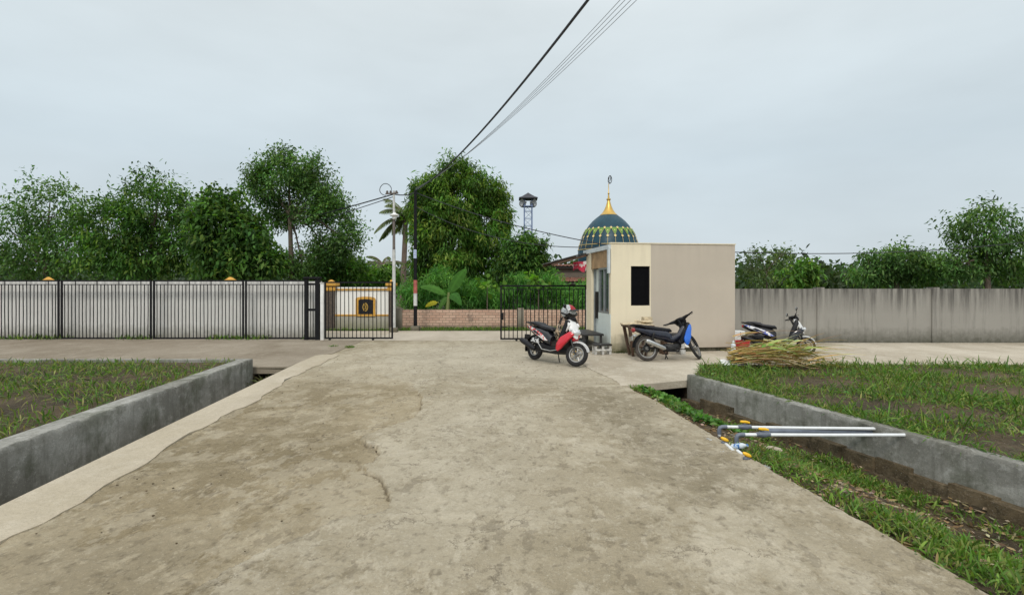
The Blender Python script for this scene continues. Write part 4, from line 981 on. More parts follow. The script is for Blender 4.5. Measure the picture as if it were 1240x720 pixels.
for px, py, lab in ((590, 347, 'broad leaved yam plant over the brick wall, left of the right gate'), (652, 340, 'bright broad leaved plant rising above the right gate')):
    b = at(px, 346, 20.5); b.z = 0; r2_ = thing('broadleaf_plant', lab, 'plant', b); mb = MB(); hz = H - (py - HY) * 20.5 / F
    nr = np.random.default_rng(px); m = 26
    mb.tube([(0, 0, 0), (0, 0, hz)], [.03, .015], 6); mb.build('stem', 'bark', r2_)
    base = np.array([[0, 0, hz]]) + nr.normal(size=(m, 3)) * np.array([.25, .15, .15]); V, Fs, C = leaves(base, nr.normal(size=(m, 3)) + np.array([0, -.4, .2]), .22 + .2 * nr.random(m), .14 + .08 * nr.random(m), palette(m, [(.12, .24, .03), (.09, .19, .025)], nr), .3, nr)
    np_mesh('foliage', V, Fs, C, 'leaf', r2_)

# far wood on the horizon
rng = np.random.default_rng(33); n = 9000; X = rng.uniform(-110, 110, n); Yy = rng.uniform(62, 85, n)
hmax = 3.6 + 1.3 * np.sin(X * .21) + 1.0 * np.sin(X * .53 + 2) + .5 * np.sin(X * 1.3)
P = np.stack([X, Yy, hmax * rng.random(n) ** .6], 1); per = 4
base = np.repeat(P, per, 0) + rng.normal(size=(n * per, 3)) * .5
V, Fs, C = leaves(base, rng.normal(size=(n * per, 3)), .7 + .5 * rng.random(n * per), .4 + .2 * rng.random(n * per), np.repeat(palette(n, [(.05, .085, .035), (.065, .10, .045), (.04, .07, .03)], rng, .2), per, 0), .2, rng)
o = np_mesh('distant_wood', V, Fs, C, 'leaf'); o['kind'] = 'stuff'

# grasses
rng = np.random.default_rng(41)
def grass_obj(name, pts, h, w, cols=GRASS, lean=.45):
    V, Fs, C = grass_blades(pts, h, w, cols, rng, lean); o = np_mesh(name, V, Fs, C, 'grass'); o['kind'] = 'stuff'; return o
def zed(q, z): return np.concatenate([q, np.asarray(z).reshape(-1, 1)], 1)
q = in_poly(5200, [(-9, 18.8), (9, 18.8), (9, 19.98), (-4.1, 19.98), (-4.1, 19.2), (-9, 19.2)], rng); grass_obj('verge_grass', zed(q, np.full(len(q), -.01)), .14, .02)
pl = [(WX(8.85) + .12, 8.86), (WX(4.2) + .16, 4.2), (9.5, 4.2), (10.5, 10.25), (3.68, 10.25)]
def clumpy(q, keep=-.25):
    f_ = np.sin(q[:, 0] * 2.3 + np.sin(q[:, 1] * 1.9)) + .8 * np.sin(q[:, 1] * 3.7 + q[:, 0] * 1.1) + rng.normal(size=len(q)) * .7
    return q[f_ > keep]
q = clumpy(in_poly(36000, pl, rng), -.5); near_ = q[q[:, 0] < 5.2]; far_ = q[q[:, 0] >= 5.2]
grass_obj('planter_grass', zed(q, np.full(len(q), .065)), .14, .012, GRASS + [(.22, .22, .08)], .7)
q = clumpy(in_poly(7500, pl, rng), .7); grass_obj('tall_grass', zed(q, np.full(len(q), .065)), .27, .016, GRASS, .5)
q = clumpy(in_poly(2600, pl, rng), .6)
V, Fs, C = leaves(zed(q, np.full(len(q), .11)), rng.normal(size=(len(q), 3)) + np.array([0, 0, .3]), .05 + .05 * rng.random(len(q)), .03 + .02 * rng.random(len(q)), palette(len(q), [(.085, .19, .035), (.12, .23, .05)], rng), .3, rng)
o = np_mesh('planter_weeds', V, Fs, C, 'grass'); o['kind'] = 'stuff'
q2 = np.stack([np.full(900, 0.), rng.uniform(4.4, 8.85, 900)], 1); q2[:, 0] = [WX(y) + .10 + abs(rng.normal()) * .05 for y in q2[:, 1]]
grass_obj('planter_edge_grass', zed(q2, np.full(900, .105)), .13, .011, GRASS, .9)
q = in_poly(34000, [(RE(8.35) + .0, 8.35), (RE(2.6) + .0, 2.6), (WX(2.6) - .35, 2.6), (WX(8.3) - .16, 8.3)], rng)
dens = np.sin(q[:, 0] * 3.1 + q[:, 1] * 1.7) + np.sin(q[:, 1] * 3.3 - q[:, 0]) * .8 + rng.normal(size=len(q)) * .55
edge_fill = np.array([q[i, 0] - RE(q[i, 1]) for i in range(len(q))]); q = q[(dens > .25) & ((edge_fill > .10) | (rng.random(len(q)) > .55))]
grass_obj('bank_grass', zed(q, [bank_z(a, b) - .005 for a, b in q]), .11, .012, [(.10, .19, .03), (.14, .23, .04), (.08, .16, .028), (.19, .21, .06)], .8)
q = in_poly(3200, [(RE(8.3) - .05, 8.3), (RE(3) - .05, 3), (WX(3) - .1, 3), (WX(8.3) - .1, 8.3)], rng)
V, Fs, C = leaves(zed(q, [bank_z(a, b) + .012 for a, b in q]), rng.normal(size=(len(q), 3)) * np.array([1, 1, .15]), .03 + .06 * rng.random(len(q)), .012 + .02 * rng.random(len(q)), palette(len(q), [(.20, .13, .06), (.30, .22, .11), (.12, .07, .035), (.36, .30, .20)], rng), .05, rng)
o = np_mesh('leaf_litter', V, Fs, C, 'straw'); o['kind'] = 'stuff'
q = in_poly(1700, [(RE(8.1) + .10, 8.3), (RE(6) + .15, 6.0), (RE(6) + .65, 6.0), (RE(8) + .65, 8.2)], rng); q = q[np.sin(q[:, 0] * 9) * np.sin(q[:, 1] * 6) + rng.normal(size=len(q)) * .4 > -.15]
V, Fs, C = leaves(zed(q, [bank_z(a, b) + .05 for a, b in q]), rng.normal(size=(len(q), 3)) + np.array([0, 0, .4]), .06 + .05 * rng.random(len(q)), .035 + .02 * rng.random(len(q)), palette(len(q), [(.075, .19, .035), (.06, .15, .03), (.12, .24, .05)], rng), .3, rng)
o = np_mesh('bank_weeds', V, Fs, C, 'grass'); o['kind'] = 'stuff'
q = in_poly(2600, [(-24, 15.5), (-6.2, 15.5), (-6.2, 16.1), (-24, 16.1)], rng); dn = np.sin(q[:, 0] * 2.1) + .6 * np.sin(q[:, 0] * 5 + 1); q = q[dn > -.1]
grass_obj('fence_weeds', zed(q, np.full(len(q), .0)), .2, .022)
q = np.concatenate([rng.normal(size=(130, 2)) * .07 + np.array([gp(424, 421).x, gp(424, 421).y]), rng.normal(size=(60, 2)) * .06 + np.array([gp(403, 420).x, gp(403, 420).y])]); grass_obj('joint_grass', zed(q, np.full(len(q), .005)), .10, .012, GRASS, .8)
q = clumpy(in_poly(34000, [(LP(10.1) - .28, 10.1), (-22, 10.1), (-12, 3), (LP(3) - .28, 3)], rng), -.9); grass_obj('left_planter_grass', zed(q, np.full(len(q), .125)), .16, .014, GRASS + [(.22, .22, .08)], .75)
q = rng.normal(size=(260, 2)) * np.array([.16, .10]) + np.array([LE(9.9) - .25, 10.15]); grass_obj('gutter_weeds', zed(q, np.full(len(q), -.35)), .32, .02, [(.09, .11, .04), (.13, .13, .06)], .7)
q = np.stack([rng.uniform(2.4, 2.95, 160), rng.uniform(12.43, 12.5, 160)], 1); grass_obj('wall_foot_moss', zed(q, np.full(160, .02)), .05, .012, [(.05, .07, .02), (.035, .05, .015)], .9)

# ------------------------------------------------------------------ motorbikes
def wheel(root, x, Rw, wt, T, tyre, spokes, rim_m, disc=None, wire=False, name='wheel'):
    """wheel in the XZ plane round (x,0,Rw); T = steering transform"""
    W = T @ Matrix.Translation((x, 0, Rw)) @ Matrix.Rotation(R(90), 4, 'X')
    mb = MB(); n = 10; prof = [(Rw - wt * .55 + wt * .55 * math.cos(2 * PI * i / n), wt * .5 * math.sin(2 * PI * i / n)) for i in range(n)]
    mb.lathe(prof, W, 40, True); w = mb.build('wheel', tyre, root)
    ri = Rw - wt * 1.0
    mb = MB(); mb.lathe([(ri + .006, -.03), (ri + .006, .03), (ri - .014, .026), (ri - .02, 0), (ri - .014, -.026)], W, 40, True)
    mb.lathe([(0, -.045), (.035, -.045), (.045, -.03), (.045, .03), (.035, .045), (0, .045)], W, 16)
    if wire:
        for i in range(18):
            a = 2 * PI * i / 18; b = a + (.45 if i % 2 else -.45); s = .03 if i % 4 < 2 else -.03
            mb.tube([W @ Vector((.04 * math.cos(b), .04 * math.sin(b), s)), W @ Vector((ri * math.cos(a), ri * math.sin(a), 0))], .0022, 4)
    else:
        for i in range(spokes):
            a = 2 * PI * i / spokes + .3
            for e in (-.10, .10):
                mb.tube([W @ Vector((.035 * math.cos(a), .035 * math.sin(a), 0)), W @ Vector((ri * math.cos(a + e), ri * math.sin(a + e), 0))], [.013, .010], 6)
    mb.build('rim', rim_m, w)
    if disc:
        mb = MB(); D = W @ Matrix.Translation((0, 0, disc))
        mb.lathe([(.055, -.002), (.088, -.002), (.088, .002), (.055, .002)], D, 30, True)
        for i in range(5):
            a = 2 * PI * i / 5; mb.tube([D @ Vector((.02 * math.cos(a), .02 * math.sin(a), 0)), D @ Vector((.06 * math.cos(a), .06 * math.sin(a), 0))], .006, 5)
        mb.build('brake_disc', 'silver', w)
        mb = MB(); mb.box((x - .10, math.copysign(.02, -disc), Rw - .01), (x - .045, math.copysign(.06, -disc), Rw + .075), T, .006); mb.build('caliper', 'gold', w)
    return w

def fender(T, x, Rw, r, a0, a1, hw, n=14, tip=.35):
    mb = MB(); g = []
    for i in range(n + 1):
        t = i / n; a = R(a0 + (a1 - a0) * t); w = hw * (tip + (1 - tip) * math.sin(PI * min(1, max(0, .12 + t * .8))) ** .7)
        row = []
        for j in range(7):
            u = j / 6 * 2 - 1; rr = r - .045 * abs(u) ** 2.2
            row.append(mb.bm.verts.new(T @ Vector((x + rr * math.cos(a), w * u, Rw + rr * math.sin(a)))))
        g.append(row)
    for i in range(n):
        for j in range(6): mb.bm.faces.new((g[i][j], g[i][j + 1], g[i + 1][j + 1], g[i + 1][j]))
    bmesh.ops.solidify(mb.bm, geom=mb.bm.faces[:], thickness=.004)
    return mb

def steer_T(x, z, rake, ang):
    ax = Vector((-math.sin(rake), 0, math.cos(rake))); P = Vector((x, 0, z))
    return Matrix.Translation(P) @ Matrix.Rotation(ang, 4, ax) @ Matrix.Translation(-P)

def scooter(label, loc, rz, lean, steer, body, panel, decal, shield, mirrors=True, extra_cap=True):
    r = thing('scooter', label, 'scooter', loc, rz, None, lean)
    xf, xr, Rw = .62, -.62, .235; rake = R(26)
    S = steer_T(xf - .02, Rw, rake, steer); I = Matrix()
    wheel(r, xf, Rw, .085, S, 'tyre', 5, 'rim', -.05); wheel(r, xr, Rw, .095, I, 'tyre', 5, 'rim')
    def fk(d, y=0): return Vector((xf - .02 - math.sin(rake) * d, y, Rw + math.cos(rake) * d))
    mb = MB()
    for y in (-.075, .075): mb.tube([fk(-.01, y) + Vector((.02, 0, 0)), fk(.20, y), fk(.44, y)], [.019, .02, .022], 8)
    mb.tube([fk(.43, -.085), fk(.43, .085)], .024, 8); mb.tube([fk(.43), fk(.82)], .026, 8); mb.xf(S); mb.build('fork', 'gun', r)
    fender(S, xf, Rw, Rw + .035, 18, 128, .055).build('front_fender', body, r)
    # front apron: centre nose, coloured side wings, black inner shield
    mb = MB(); mb.loft([(.34, .88, .07, .05), (.40, .83, .12, .09), (.455, .76, .125, .11), (.51, .69, .11, .105), (.55, .62, .08, .075), (.58, .565, .04, .03)], 16, 2.6); mb.build('front_panel', body, r)
    for sgn in (-1, 1):
        mb = MB(); mb.prism([(.585, .615), (.50, .68), (.31, .545), (.215, .42), (.205, .30), (.265, .255), (.34, .315), (.47, .49)], sgn * .15, sgn * .205, .02)
        for v in mb.bm.verts: v.co.y -= sgn * max(0, (v.co.x - .33)) * .38
        mb.build('side_wing', panel, r)
        mb = MB(); mb.prism([(.50, .80), (.42, .88), (.335, .66), (.37, .60)], sgn * .10, sgn * .155, .02); mb.build('upper_wing', body, r)
    mb = MB(); mb.prism([(.44, .88), (.38, .90), (.27, .62), (.20, .38), (.20, .30), (.28, .28), (.36, .55), (.46, .78)], -.165, .165, .025); mb.build('leg_shield', 'black_plastic', r)
    mb = MB(); mb.ball((.575, 0, .655), (.05, .10, .06), Matrix.Rotation(R(35), 4, 'Y')); mb.build('headlight', 'lamp', r)
    for sgn in (-1, 1):
        mb = MB(); mb.ball((.520, sgn * .108, .70), (.024, .018, .030), Matrix.Rotation(R(30), 4, 'Y')); mb.build('indicator', 'lamp', r)
    mb = MB(); mb.prism([(.575, .55), (.52, .58), (.46, .50), (.53, .485)], -.05, .05, .012); mb.build('fender_cowl', panel, r)
    # floor, engine, body
    mb = MB(); mb.prism([(.30, .30), (.24, .34), (-.18, .335), (-.24, .40), (-.30, .26), (-.20, .20), (.18, .19), (.30, .24)], -.17, .17, .02); mb.build('floorboard', 'black_plastic', r)
    mb = MB()
    for sgn in (-1, 1): mb.tube([(.26, sgn * .175, .29), (.05, sgn * .183, .245), (-.22, sgn * .18, .26), (-.36, sgn * .17, .38)], .009, 6)
    mb.build('trim_strip', 'silver', r)
    mb = MB(); mb.loft([(-.06, .42, .11, .13), (-.16, .49, .14, .16), (-.34, .545, .145, .145), (-.54, .60, .135, .11), (-.72, .655, .10, .075), (-.86, .69, .055, .04)], 18, 2.8); mb.build('body', shield, r)
    for sgn in (-1, 1):
        mb = MB(); mb.prism([(-.10, .44), (-.30, .575), (-.66, .70), (-.84, .725), (-.70, .63), (-.42, .53), (-.22, .44)], sgn * .125, sgn * .162, .012)
        for v in mb.bm.verts: v.co.y -= sgn * max(0, -v.co.x - .40) * .17
        mb.build('side_decal_panel', decal, r)
    mb = MB(); mb.loft([(-.05, .66, .07, .025), (-.09, .685, .105, .045), (-.25, .70, .125, .05), (-.38, .715, .125, .05), (-.44, .745, .12, .06), (-.60, .775, .115, .05), (-.76, .785, .09, .035), (-.82, .78, .06, .02)], 16, 2.6); mb.build('seat', 'seat', r)
    mb = MB()
    for sgn in (-1, 1): mb.tube([(-.58, sgn * .13, .70), (-.72, sgn * .145, .765), (-.86, sgn * .10, .79), (-.90, 0, .795)], .013, 8)
    mb.build('grab_rail', 'gun', r)
    mb = MB(); mb.ball((-.865, 0, .69), (.035, .07, .04)); mb.build('tail_light', 'tail', r)
    fender(I, xr, Rw, Rw + .075, 60, 195, .075, 12, .7).build('rear_fender', 'black_plastic', r)
    mb = MB(); mb.box((-.925, -.075, .43), (-.915, .075, .53), Matrix.Translation((0, 0, 0)), .002); mb.build('number_plate', 'black_board', r)
    mb = MB(); mb.loft([(-.20, .30, .08, .07), (-.30, .31, .12, .10), (-.45, .29, .12, .09), (-.58, .27, .07, .075)], 12, 3); mb.tube([(-.62, .11, Rw), (-.3, .11, .27)], [.06, .09], 10); mb.build('engine', 'gun', r)
    mb = MB(); mb.prism([(-.33, .47), (-.46, .50), (-.60, .46), (-.62, .40), (-.50, .35), (-.36, .36)], -.165, -.11, .012); mb.build('air_box', 'decal_black' if extra_cap else 'black_plastic', r)
    mb = MB(); mb.tube([(-.30, -.12, .20), (-.40, -.15, .20), (-.48, -.17, .26)], .016, 8); mb.tube([(-.44, -.17, .235), (-.50, -.175, .26), (-.84, -.185, .385), (-.90, -.185, .405)], [.04, .056, .062, .045], 14); mb.build('exhaust', 'black_plastic', r)
    mb = MB(); mb.tube([(-.40, -.11, .50), (-.58, -.12, .30)], .022, 8); mb.tube([(-.40, .11, .50), (-.58, .12, .30)], .022, 8); mb.build('shock_absorber', 'gun', r)
    # steering head cover, bars, levers, mirrors
    mb = MB(); mb.loft([(.24, .955, .05, .02), (.28, .955, .10, .04), (.35, .95, .13, .055), (.42, .93, .11, .055), (.46, .915, .06, .03)], 14, 2.5)
    for sgn in (-1, 1): mb.tube([(.34, sgn * .10, .955), (.325, sgn * .2, .965)], [.035, .025], 10)
    mb.xf(S); mb.build('handlebar_cover', 'black_plastic', r)
    mb = MB()
    for sgn in (-1, 1):
        mb.tube([(.325, sgn * .19, .965), (.27, sgn * .34, .965)], .017, 8); mb.tube([(.34, sgn * .22, .955), (.335, sgn * .36, .945)], .005, 5)
    mb.xf(S); mb.build('handlebar', 'black_plastic', r)
    if mirrors:
        for sgn in (-1, 1):
            mb = MB(); mb.tube([(.33, sgn * .19, .97), (.335, sgn * .24, 1.05), (.31, sgn * .30, 1.10)], .006, 6)
            mb.ball((.305, sgn * .31, 1.11), (.018, .062, .042)); mb.xf(S); mm = mb.build('mirror', 'black_plastic', r)
            mb = MB(); mb.ball((.289, sgn * .31, 1.11), (.006, .054, .036)); mb.xf(S); mb.build('mirror_glass', 'mirror', mm)
    mb = MB(); mb.tube([(-.02, .10, .24), (-.05, .20, .03), (-.02, .215, .008)], .011, 6); mb.build('side_stand', 'gun', r)
    return r

ra, fa = Vector((.48, 11.38)), Vector((1.25, 10.42)); mid = (ra + fa) / 2; hd = math.atan2(fa.y - ra.y, fa.x - ra.x)
sc1 = scooter('red and white scooter parked on its side stand in front of the right gate', (mid.x, mid.y, .012), hd, -.13, R(24), 'body_white', 'red', 'decal', 'black_gloss')
mid3 = Vector((6.24, 12.35))
sc3 = scooter('white, blue and black scooter parked by the grey cement wall', (mid3.x, mid3.y, .012), R(-25), -.17, R(20), 'body_white', 'black_gloss', 'decal_blue', 'black_plastic', True, False)
sc3.scale = (.90, .90, .90)

def underbone(label, loc, rz, lean, steer):
    r = thing('motorbike', label, 'motorbike', loc, rz, None, lean)
    xf, xr, Rw = .62, -.62, .285; rake = R(27); S = steer_T(xf - .06, Rw, rake, steer); I = Matrix()
    wheel(r, xf, Rw, .062, S, 'tyre', 0, 'rim', None, True); wheel(r, xr, Rw, .075, I, 'tyre_dusty', 0, 'rim', None, True)
    mb = MB(); mb.lathe([(0, -.05), (.075, -.05), (.085, -.02), (.085, .03), (0, .03)], Matrix.Translation((xr, 0, Rw)) @ Matrix.Rotation(R(90), 4, 'X'), 20); mb.build('rear_hub', 'gun', r)
    def fk(d, y=0): return Vector((xf - .06 - math.sin(rake) * d, y, Rw + math.cos(rake) * d))
    mb = MB()
    for y in (-.07, .07): mb.tube([fk(-.01, y) + Vector((.05, 0, 0)), fk(.05, y) + Vector((.02, 0, 0)), fk(.42, y)], [.02, .021, .024], 8)
    mb.tube([fk(.41, -.08), fk(.41, .08)], .024, 8); mb.tube([fk(.4), fk(.74)], .026, 8); mb.xf(S); mb.build('fork', 'black_plastic', r)
    fender(S, xf, Rw, Rw + .03, 10, 165, .052, 14, .4).build('front_fender', 'navy_gloss', r)
    mb = MB(); mb.prism([(.44, .64), (.52, .70), (.585, .62), (.56, .52), (.50, .50)], -.055, .055, .015); mb.xf(S); mb.build('fork_cover', 'blue', r)
    for sgn in (-1, 1):
        mb = MB(); mb.prism([(.40, .78), (.46, .80), (.475, .70), (.42, .50), (.36, .36), (.30, .31), (.245, .36), (.225, .46), (.30, .62)], sgn * .165, sgn * .215, .016)
        for v in mb.bm.verts: v.co.y -= sgn * max(0, (v.co.x - .28)) * .30
        mb.build('leg_shield', 'blue', r)
        mb = MB(); mb.prism([(.30, .30), (.24, .34), (.22, .31), (.27, .265), (.34, .28)], sgn * .172, sgn * .205, .006); mb.build('shield_tip', 'white', r)
    mb = MB(); mb.prism([(.46, .82), (.40, .86), (.34, .74), (.22, .50), (.12, .42), (.14, .34), (.26, .36), (.36, .55)], -.15, .15, .03); mb.build('inner_shield', 'black_plastic', r)
    mb = MB(); mb.tube([(.36, 0, .74), (.22, 0, .54), (.02, 0, .46), (-.12, 0, .50)], [.07, .075, .08, .09], 12); mb.build('frame_cover', 'navy_gloss', r)
    mb = MB(); mb.loft([(.20, .33, .06, .05), (.12, .30, .13, .075), (.0, .28, .15, .085), (-.14, .29, .13, .09), (-.20, .31, .07, .06)], 14, 3); mb.tube([(.05, 0, .30), (.22, 0, .33)], [.07, .06], 12); mb.build('engine', 'gun', r)
    mb = MB(); mb.loft([(.0, .52, .07, .08), (-.12, .56, .11, .13), (-.32, .585, .125, .12), (-.55, .635, .115, .09), (-.74, .69, .09, .06), (-.90, .73, .05, .035)], 16, 2.8); mb.build('body', 'navy_gloss', r)
    mb = MB(); mb.loft([(.02, .655, .06, .02), (-.03, .68, .095, .04), (-.20, .695, .12, .048), (-.36, .715, .125, .052), (-.56, .75, .12, .05), (-.74, .785, .10, .04), (-.86, .80, .07, .02)], 16, 2.6); mb.build('seat', 'seat', r)
    mb = MB()
    for sgn in (-1, 1): mb.tube([(-.62, sgn * .12, .74), (-.80, sgn * .13, .80), (-.94, sgn * .08, .815), (-.96, 0, .815)], .013, 8)
    mb.build('grab_rail', 'gun', r)
    mb = MB(); mb.ball((-.905, 0, .70), (.04, .085, .055)); mb.build('tail_light', 'tail', r)
    fender(I, xr, Rw, Rw + .06, 55, 175, .07, 14, .75).build('rear_fender', 'black_plastic', r)
    mb = MB(); mb.box((-.985, -.085, .46), (-.975, .085, .56), Matrix.Translation((0, 0, 0)), .002); mb.box((-.93, -.05, .55), (-.86, .05, .60), None, .005); mb.build('number_plate', 'silver', r)
    mb = MB()
    for sgn in (-1, 1): mb.tube([(-.10, sgn * .10, .30), (xr, sgn * .10, Rw)], .02, 8)
    mb.build('swing_arm', 'black_plastic', r)
    for sgn in (-1, 1):
        mb = MB(); mb.tube([(-.46, sgn * .12, .62), (-.58, sgn * .12, .33)], .024, 8)
        for i in range(9): mb.lathe([(.026, -.006), (.036, 0), (.026, .006)], Matrix.Translation(Vector((-.46, sgn * .12, .62)).lerp(Vector((-.58, sgn * .12, .33)), .15 + i * .08)), 10)
        mb.build('shock_absorber', 'gun', r)
    mb = MB(); mb.tube([(.16, -.06, .25), (.10, -.13, .19), (-.10, -.15, .20), (-.26, -.155, .26)], .018, 8); mb.build('exhaust_pipe', 'black_plastic', r)
    mb = MB(); mb.tube([(-.24, -.158, .255), (-.28, -.16, .27), (-.66, -.17, .43), (-.70, -.17, .445)], [.03, .048, .052, .035], 14); mb.build('muffler', 'silver', r)
    mb = MB(); mb.tube([(-.02, -.22, .23), (-.02, .22, .23)], .014, 8); mb.tube([(.10, -.16, .24), (.22, -.2, .22)], .01, 6); mb.build('foot_pegs', 'gun', r)
    mb = MB(); mb.loft([(.24, .94, .04, .015), (.29, .93, .11, .045), (.36, .915, .14, .065), (.43, .88, .12, .07), (.48, .85, .06, .035)], 14, 2.5)
    for sgn in (-1, 1): mb.tube([(.34, sgn * .11, .935), (.30, sgn * .24, .945)], [.045, .024], 10)
    mb.xf(S); mb.build('handlebar_cover', 'black_plastic', r)
    mb = MB(); mb.loft([(.34, .85, .06, .09), (.40, .80, .09, .09), (.45, .76, .075, .06)], 12, 2.5); mb.xf(S); mb.build('steering_head', 'black_plastic', r)
    mb = MB(); mb.ball((.455, 0, .87), (.045, .085, .055)); mb.xf(S); mb.build('headlight', 'lamp', r)
    mb = MB()
    for sgn in (-1, 1): mb.tube([(.31, sgn * .22, .945), (.25, sgn * .37, .95)], .017, 8); mb.tube([(.33, sgn * .24, .935), (.31, sgn * .36, .935)], .005, 5)
    mb.xf(S); mb.build('handlebar', 'black_plastic', r)
    mb = MB(); mb.tube([(-.05, .10, .22), (-.08, .19, .05), (-.05, .205, .01)], .012, 6); mb.tube([(-.16, .08, .22), (-.20, -.14, .03)], .012, 6); mb.build('side_stand', 'gun', r)
    return r
ra, fa = Vector((2.82, 11.12)), Vector((4.03, 11.40)); mid = (ra + fa) / 2; hd = math.atan2(fa.y - ra.y, fa.x - ra.x)
underbone('black motorbike with blue leg shield leaning in front of the guard house wall', (mid.x, mid.y, .018), hd, -.20, R(46)).scale = (.94, .94, .94)

# helmet on the scooter's handlebar, bag in its footwell
hp = at(688.5, 377.5, 10.72); hm = thing('helmet', 'white and red helmet with a dark visor sitting on the red scooter handlebar', 'helmet', hp, hd * 0 - R(55))
def shell(a0, a1, rr, cut=-.55, n=18):
    m = MB(); prof = [(rr * math.cos(t), rr * math.sin(t)) for t in np.linspace(cut, PI / 2 - .02, 12)]
    m.lathe(prof, Matrix.Diagonal((1.15, 1, 1.02, 1)), n, False, a0, a1); bmesh.ops.solidify(m.bm, geom=m.bm.faces[:], thickness=.006); return m
shell(0, 2 * PI, .130, -.75, 28).build('shell', 'helmet', hm)
shell(R(-28), R(34), .1335, .30, 12).build('stripe', 'red', hm)
shell(R(-60), R(60), .137, -.62, 16).xf(Matrix.Rotation(R(60), 4, 'Y')).build('visor', 'visor', hm)
mb = MB(); mb.loft([(.10, .035, .10, .012), (.17, .04, .09, .011), (.22, .03, .06, .008)], 12); mb.build('peak', 'black_plastic', hm); hm.scale = (1.12, 1.12, 1.12)
mb = MB(); g = bmesh.ops.create_uvsphere(mb.bm, u_segments=16, v_segments=12, radius=1)
for v in mb.bm.verts:
    c = v.co; c.x *= .075 + .015 * math.sin(c.z * 9); c.y *= .10 + .018 * math.sin(c.z * 7 + 1); c.z *= .19
bgp = at(677, 403, 10.93); bg_ = mb.build('body', 'bag'); root = thing('cloth_bag', 'patterned dark cloth bag hanging in the footwell of the red scooter', 'bag', bgp, hd); bg_.parent = root
mb = MB(); mb.tube([(0, -.04, .17), (.04, -.03, .27), (.08, 0, .33), (.04, .03, .27), (0, .04, .17)], .010, 6); mb.build('handle', 'black_plastic', root)

# ------------------------------------------------------------------ furniture by the guard house
r = thing('black_bench', 'long black wooden bench along the side of the guard house', 'bench', (2.34, 12.5, .018), R(8))
mb = MB(); mb.box((-.62, .22, .385), (-.10, 1.55, .43), None, .006); mb.build('seat', 'black_board', r)
for x in (-.58, -.16):
    for y in (.27, 1.46):
        mb = MB(); mb.box((x - .025, y - .025, 0), (x + .025, y + .025, .384)); mb.build('leg', 'black_board', r, False)
mb = MB(); mb.box((-.60, .30, .15), (-.14, 1.44, .175)); mb.build('lower_shelf', 'black_board', r, False)
st = gp(729.5, 430); r = thing('step_stool', 'small white stool with a black top in front of the black bench', 'stool', (st.x, st.y + .08, .018), R(6))
mb = MB(); mb.box((-.21, -.13, .205), (.21, .13, .245), None, .008); mb.build('seat', 'black_board', r)
for x in (-.17, .0, .17):
    mb = MB(); mb.box((x - .025, -.11, 0), (x + .025, -.06, .204)); mb.build('leg', 'grey_white', r, False)
for x in (-.17, .17):
    mb = MB(); mb.box((x - .025, .06, 0), (x + .025, .11, .204)); mb.build('leg', 'grey_white', r, False)
mb = MB(); mb.box((-.20, -.125, .09), (.20, -.1105, .13)); mb.box((-.20, .1105, .09), (.20, .125, .13)); mb.build('stretcher', 'grey_white', r, False)
# tapering wooden stand with planks, behind the black motorbike
sp = Vector((2.86, 12.05, -.01)); r = thing('wooden_stand', 'brown wooden stand with slanted legs between the motorbike tail and the cream wall', 'stand', sp, R(6))
for sx in (-1, 1):
    for sy in (-1, 1):
        mb = MB(); mb.tube([(sx * .14, sy * .12, 0), (sx * .25, sy * .2, .68)], [.035, .045], 4); mb.build('leg', 'wood_brown', r, False)
mb = MB(); mb.box((-.31, -.25, .68), (.31, .25, .725), None, .01); mb.build('top', 'wood_brown', r)
mb = MB(); mb.box((-.19, -.16, .22), (.19, .16, .25)); mb.build('shelf', 'wood_brown', r, False)
rp = random.Random(3)
for i, lab in enumerate(('bleached wooden plank lying lowest on the brown stand', 'bleached plank lying crosswise on the brown stand', 'short pale plank on top of the planks on the brown stand')):
    mb = MB(); L_ = (.36, .31, .18)[i]; mb.box((-L_, -.11 + .03 * i, 0), (L_, .11 - .03 * i, .03), None, .008); o = mb.build('wooden_plank', 'wood')
    o.location = sp + Vector(((-.04, .06, .10)[i], (-.12, -.02, -.08)[i], .727 + .034 * i)); o.rotation_euler = (0, (.04, -.05, .06)[i], (.12, .35, -.2)[i]); tag(o, lab, 'plank', 'planks on the stand')
r = thing('wooden_box', 'small open pale wooden box standing behind the motorbike seat', 'box', sp + Vector((.24, .10, .726)), R(4))
for k, (lo, hi) in enumerate((((-.10, -.09, 0), (.10, -.075, .17)), ((-.10, .075, 0), (.10, .09, .17)), ((-.10, -.0745, 0), (-.085, .0745, .17)), ((.085, -.0745, 0), (.10, .0745, .17)))):
    mb = MB(); mb.box(lo, hi); mb.build('side', 'wood', r, False)
mb = MB(); mb.box((-.084, -.074, .0), (.084, .074, .012)); mb.build('bottom', 'wood', r, False)
r = thing('low_bench', 'low dark bench on grey blocks behind the motorbike, against the wall', 'bench', (3.75, 12.33, .018), R(8))
mb = MB(); mb.box((-.36, -.15, .43), (.30, .15, .48), None, .012); mb.build('seat', 'black_board', r)
for x in (-.22, .20):
    mb = MB(); mb.box((x - .06, -.12, 0), (x + .06, .12, .10), None, .006); mb.box((x - .04, -.1, .1005), (x + .04, .1, .43)); mb.build('leg', 'grey_white' if x > 0 else 'wood_brown', r)

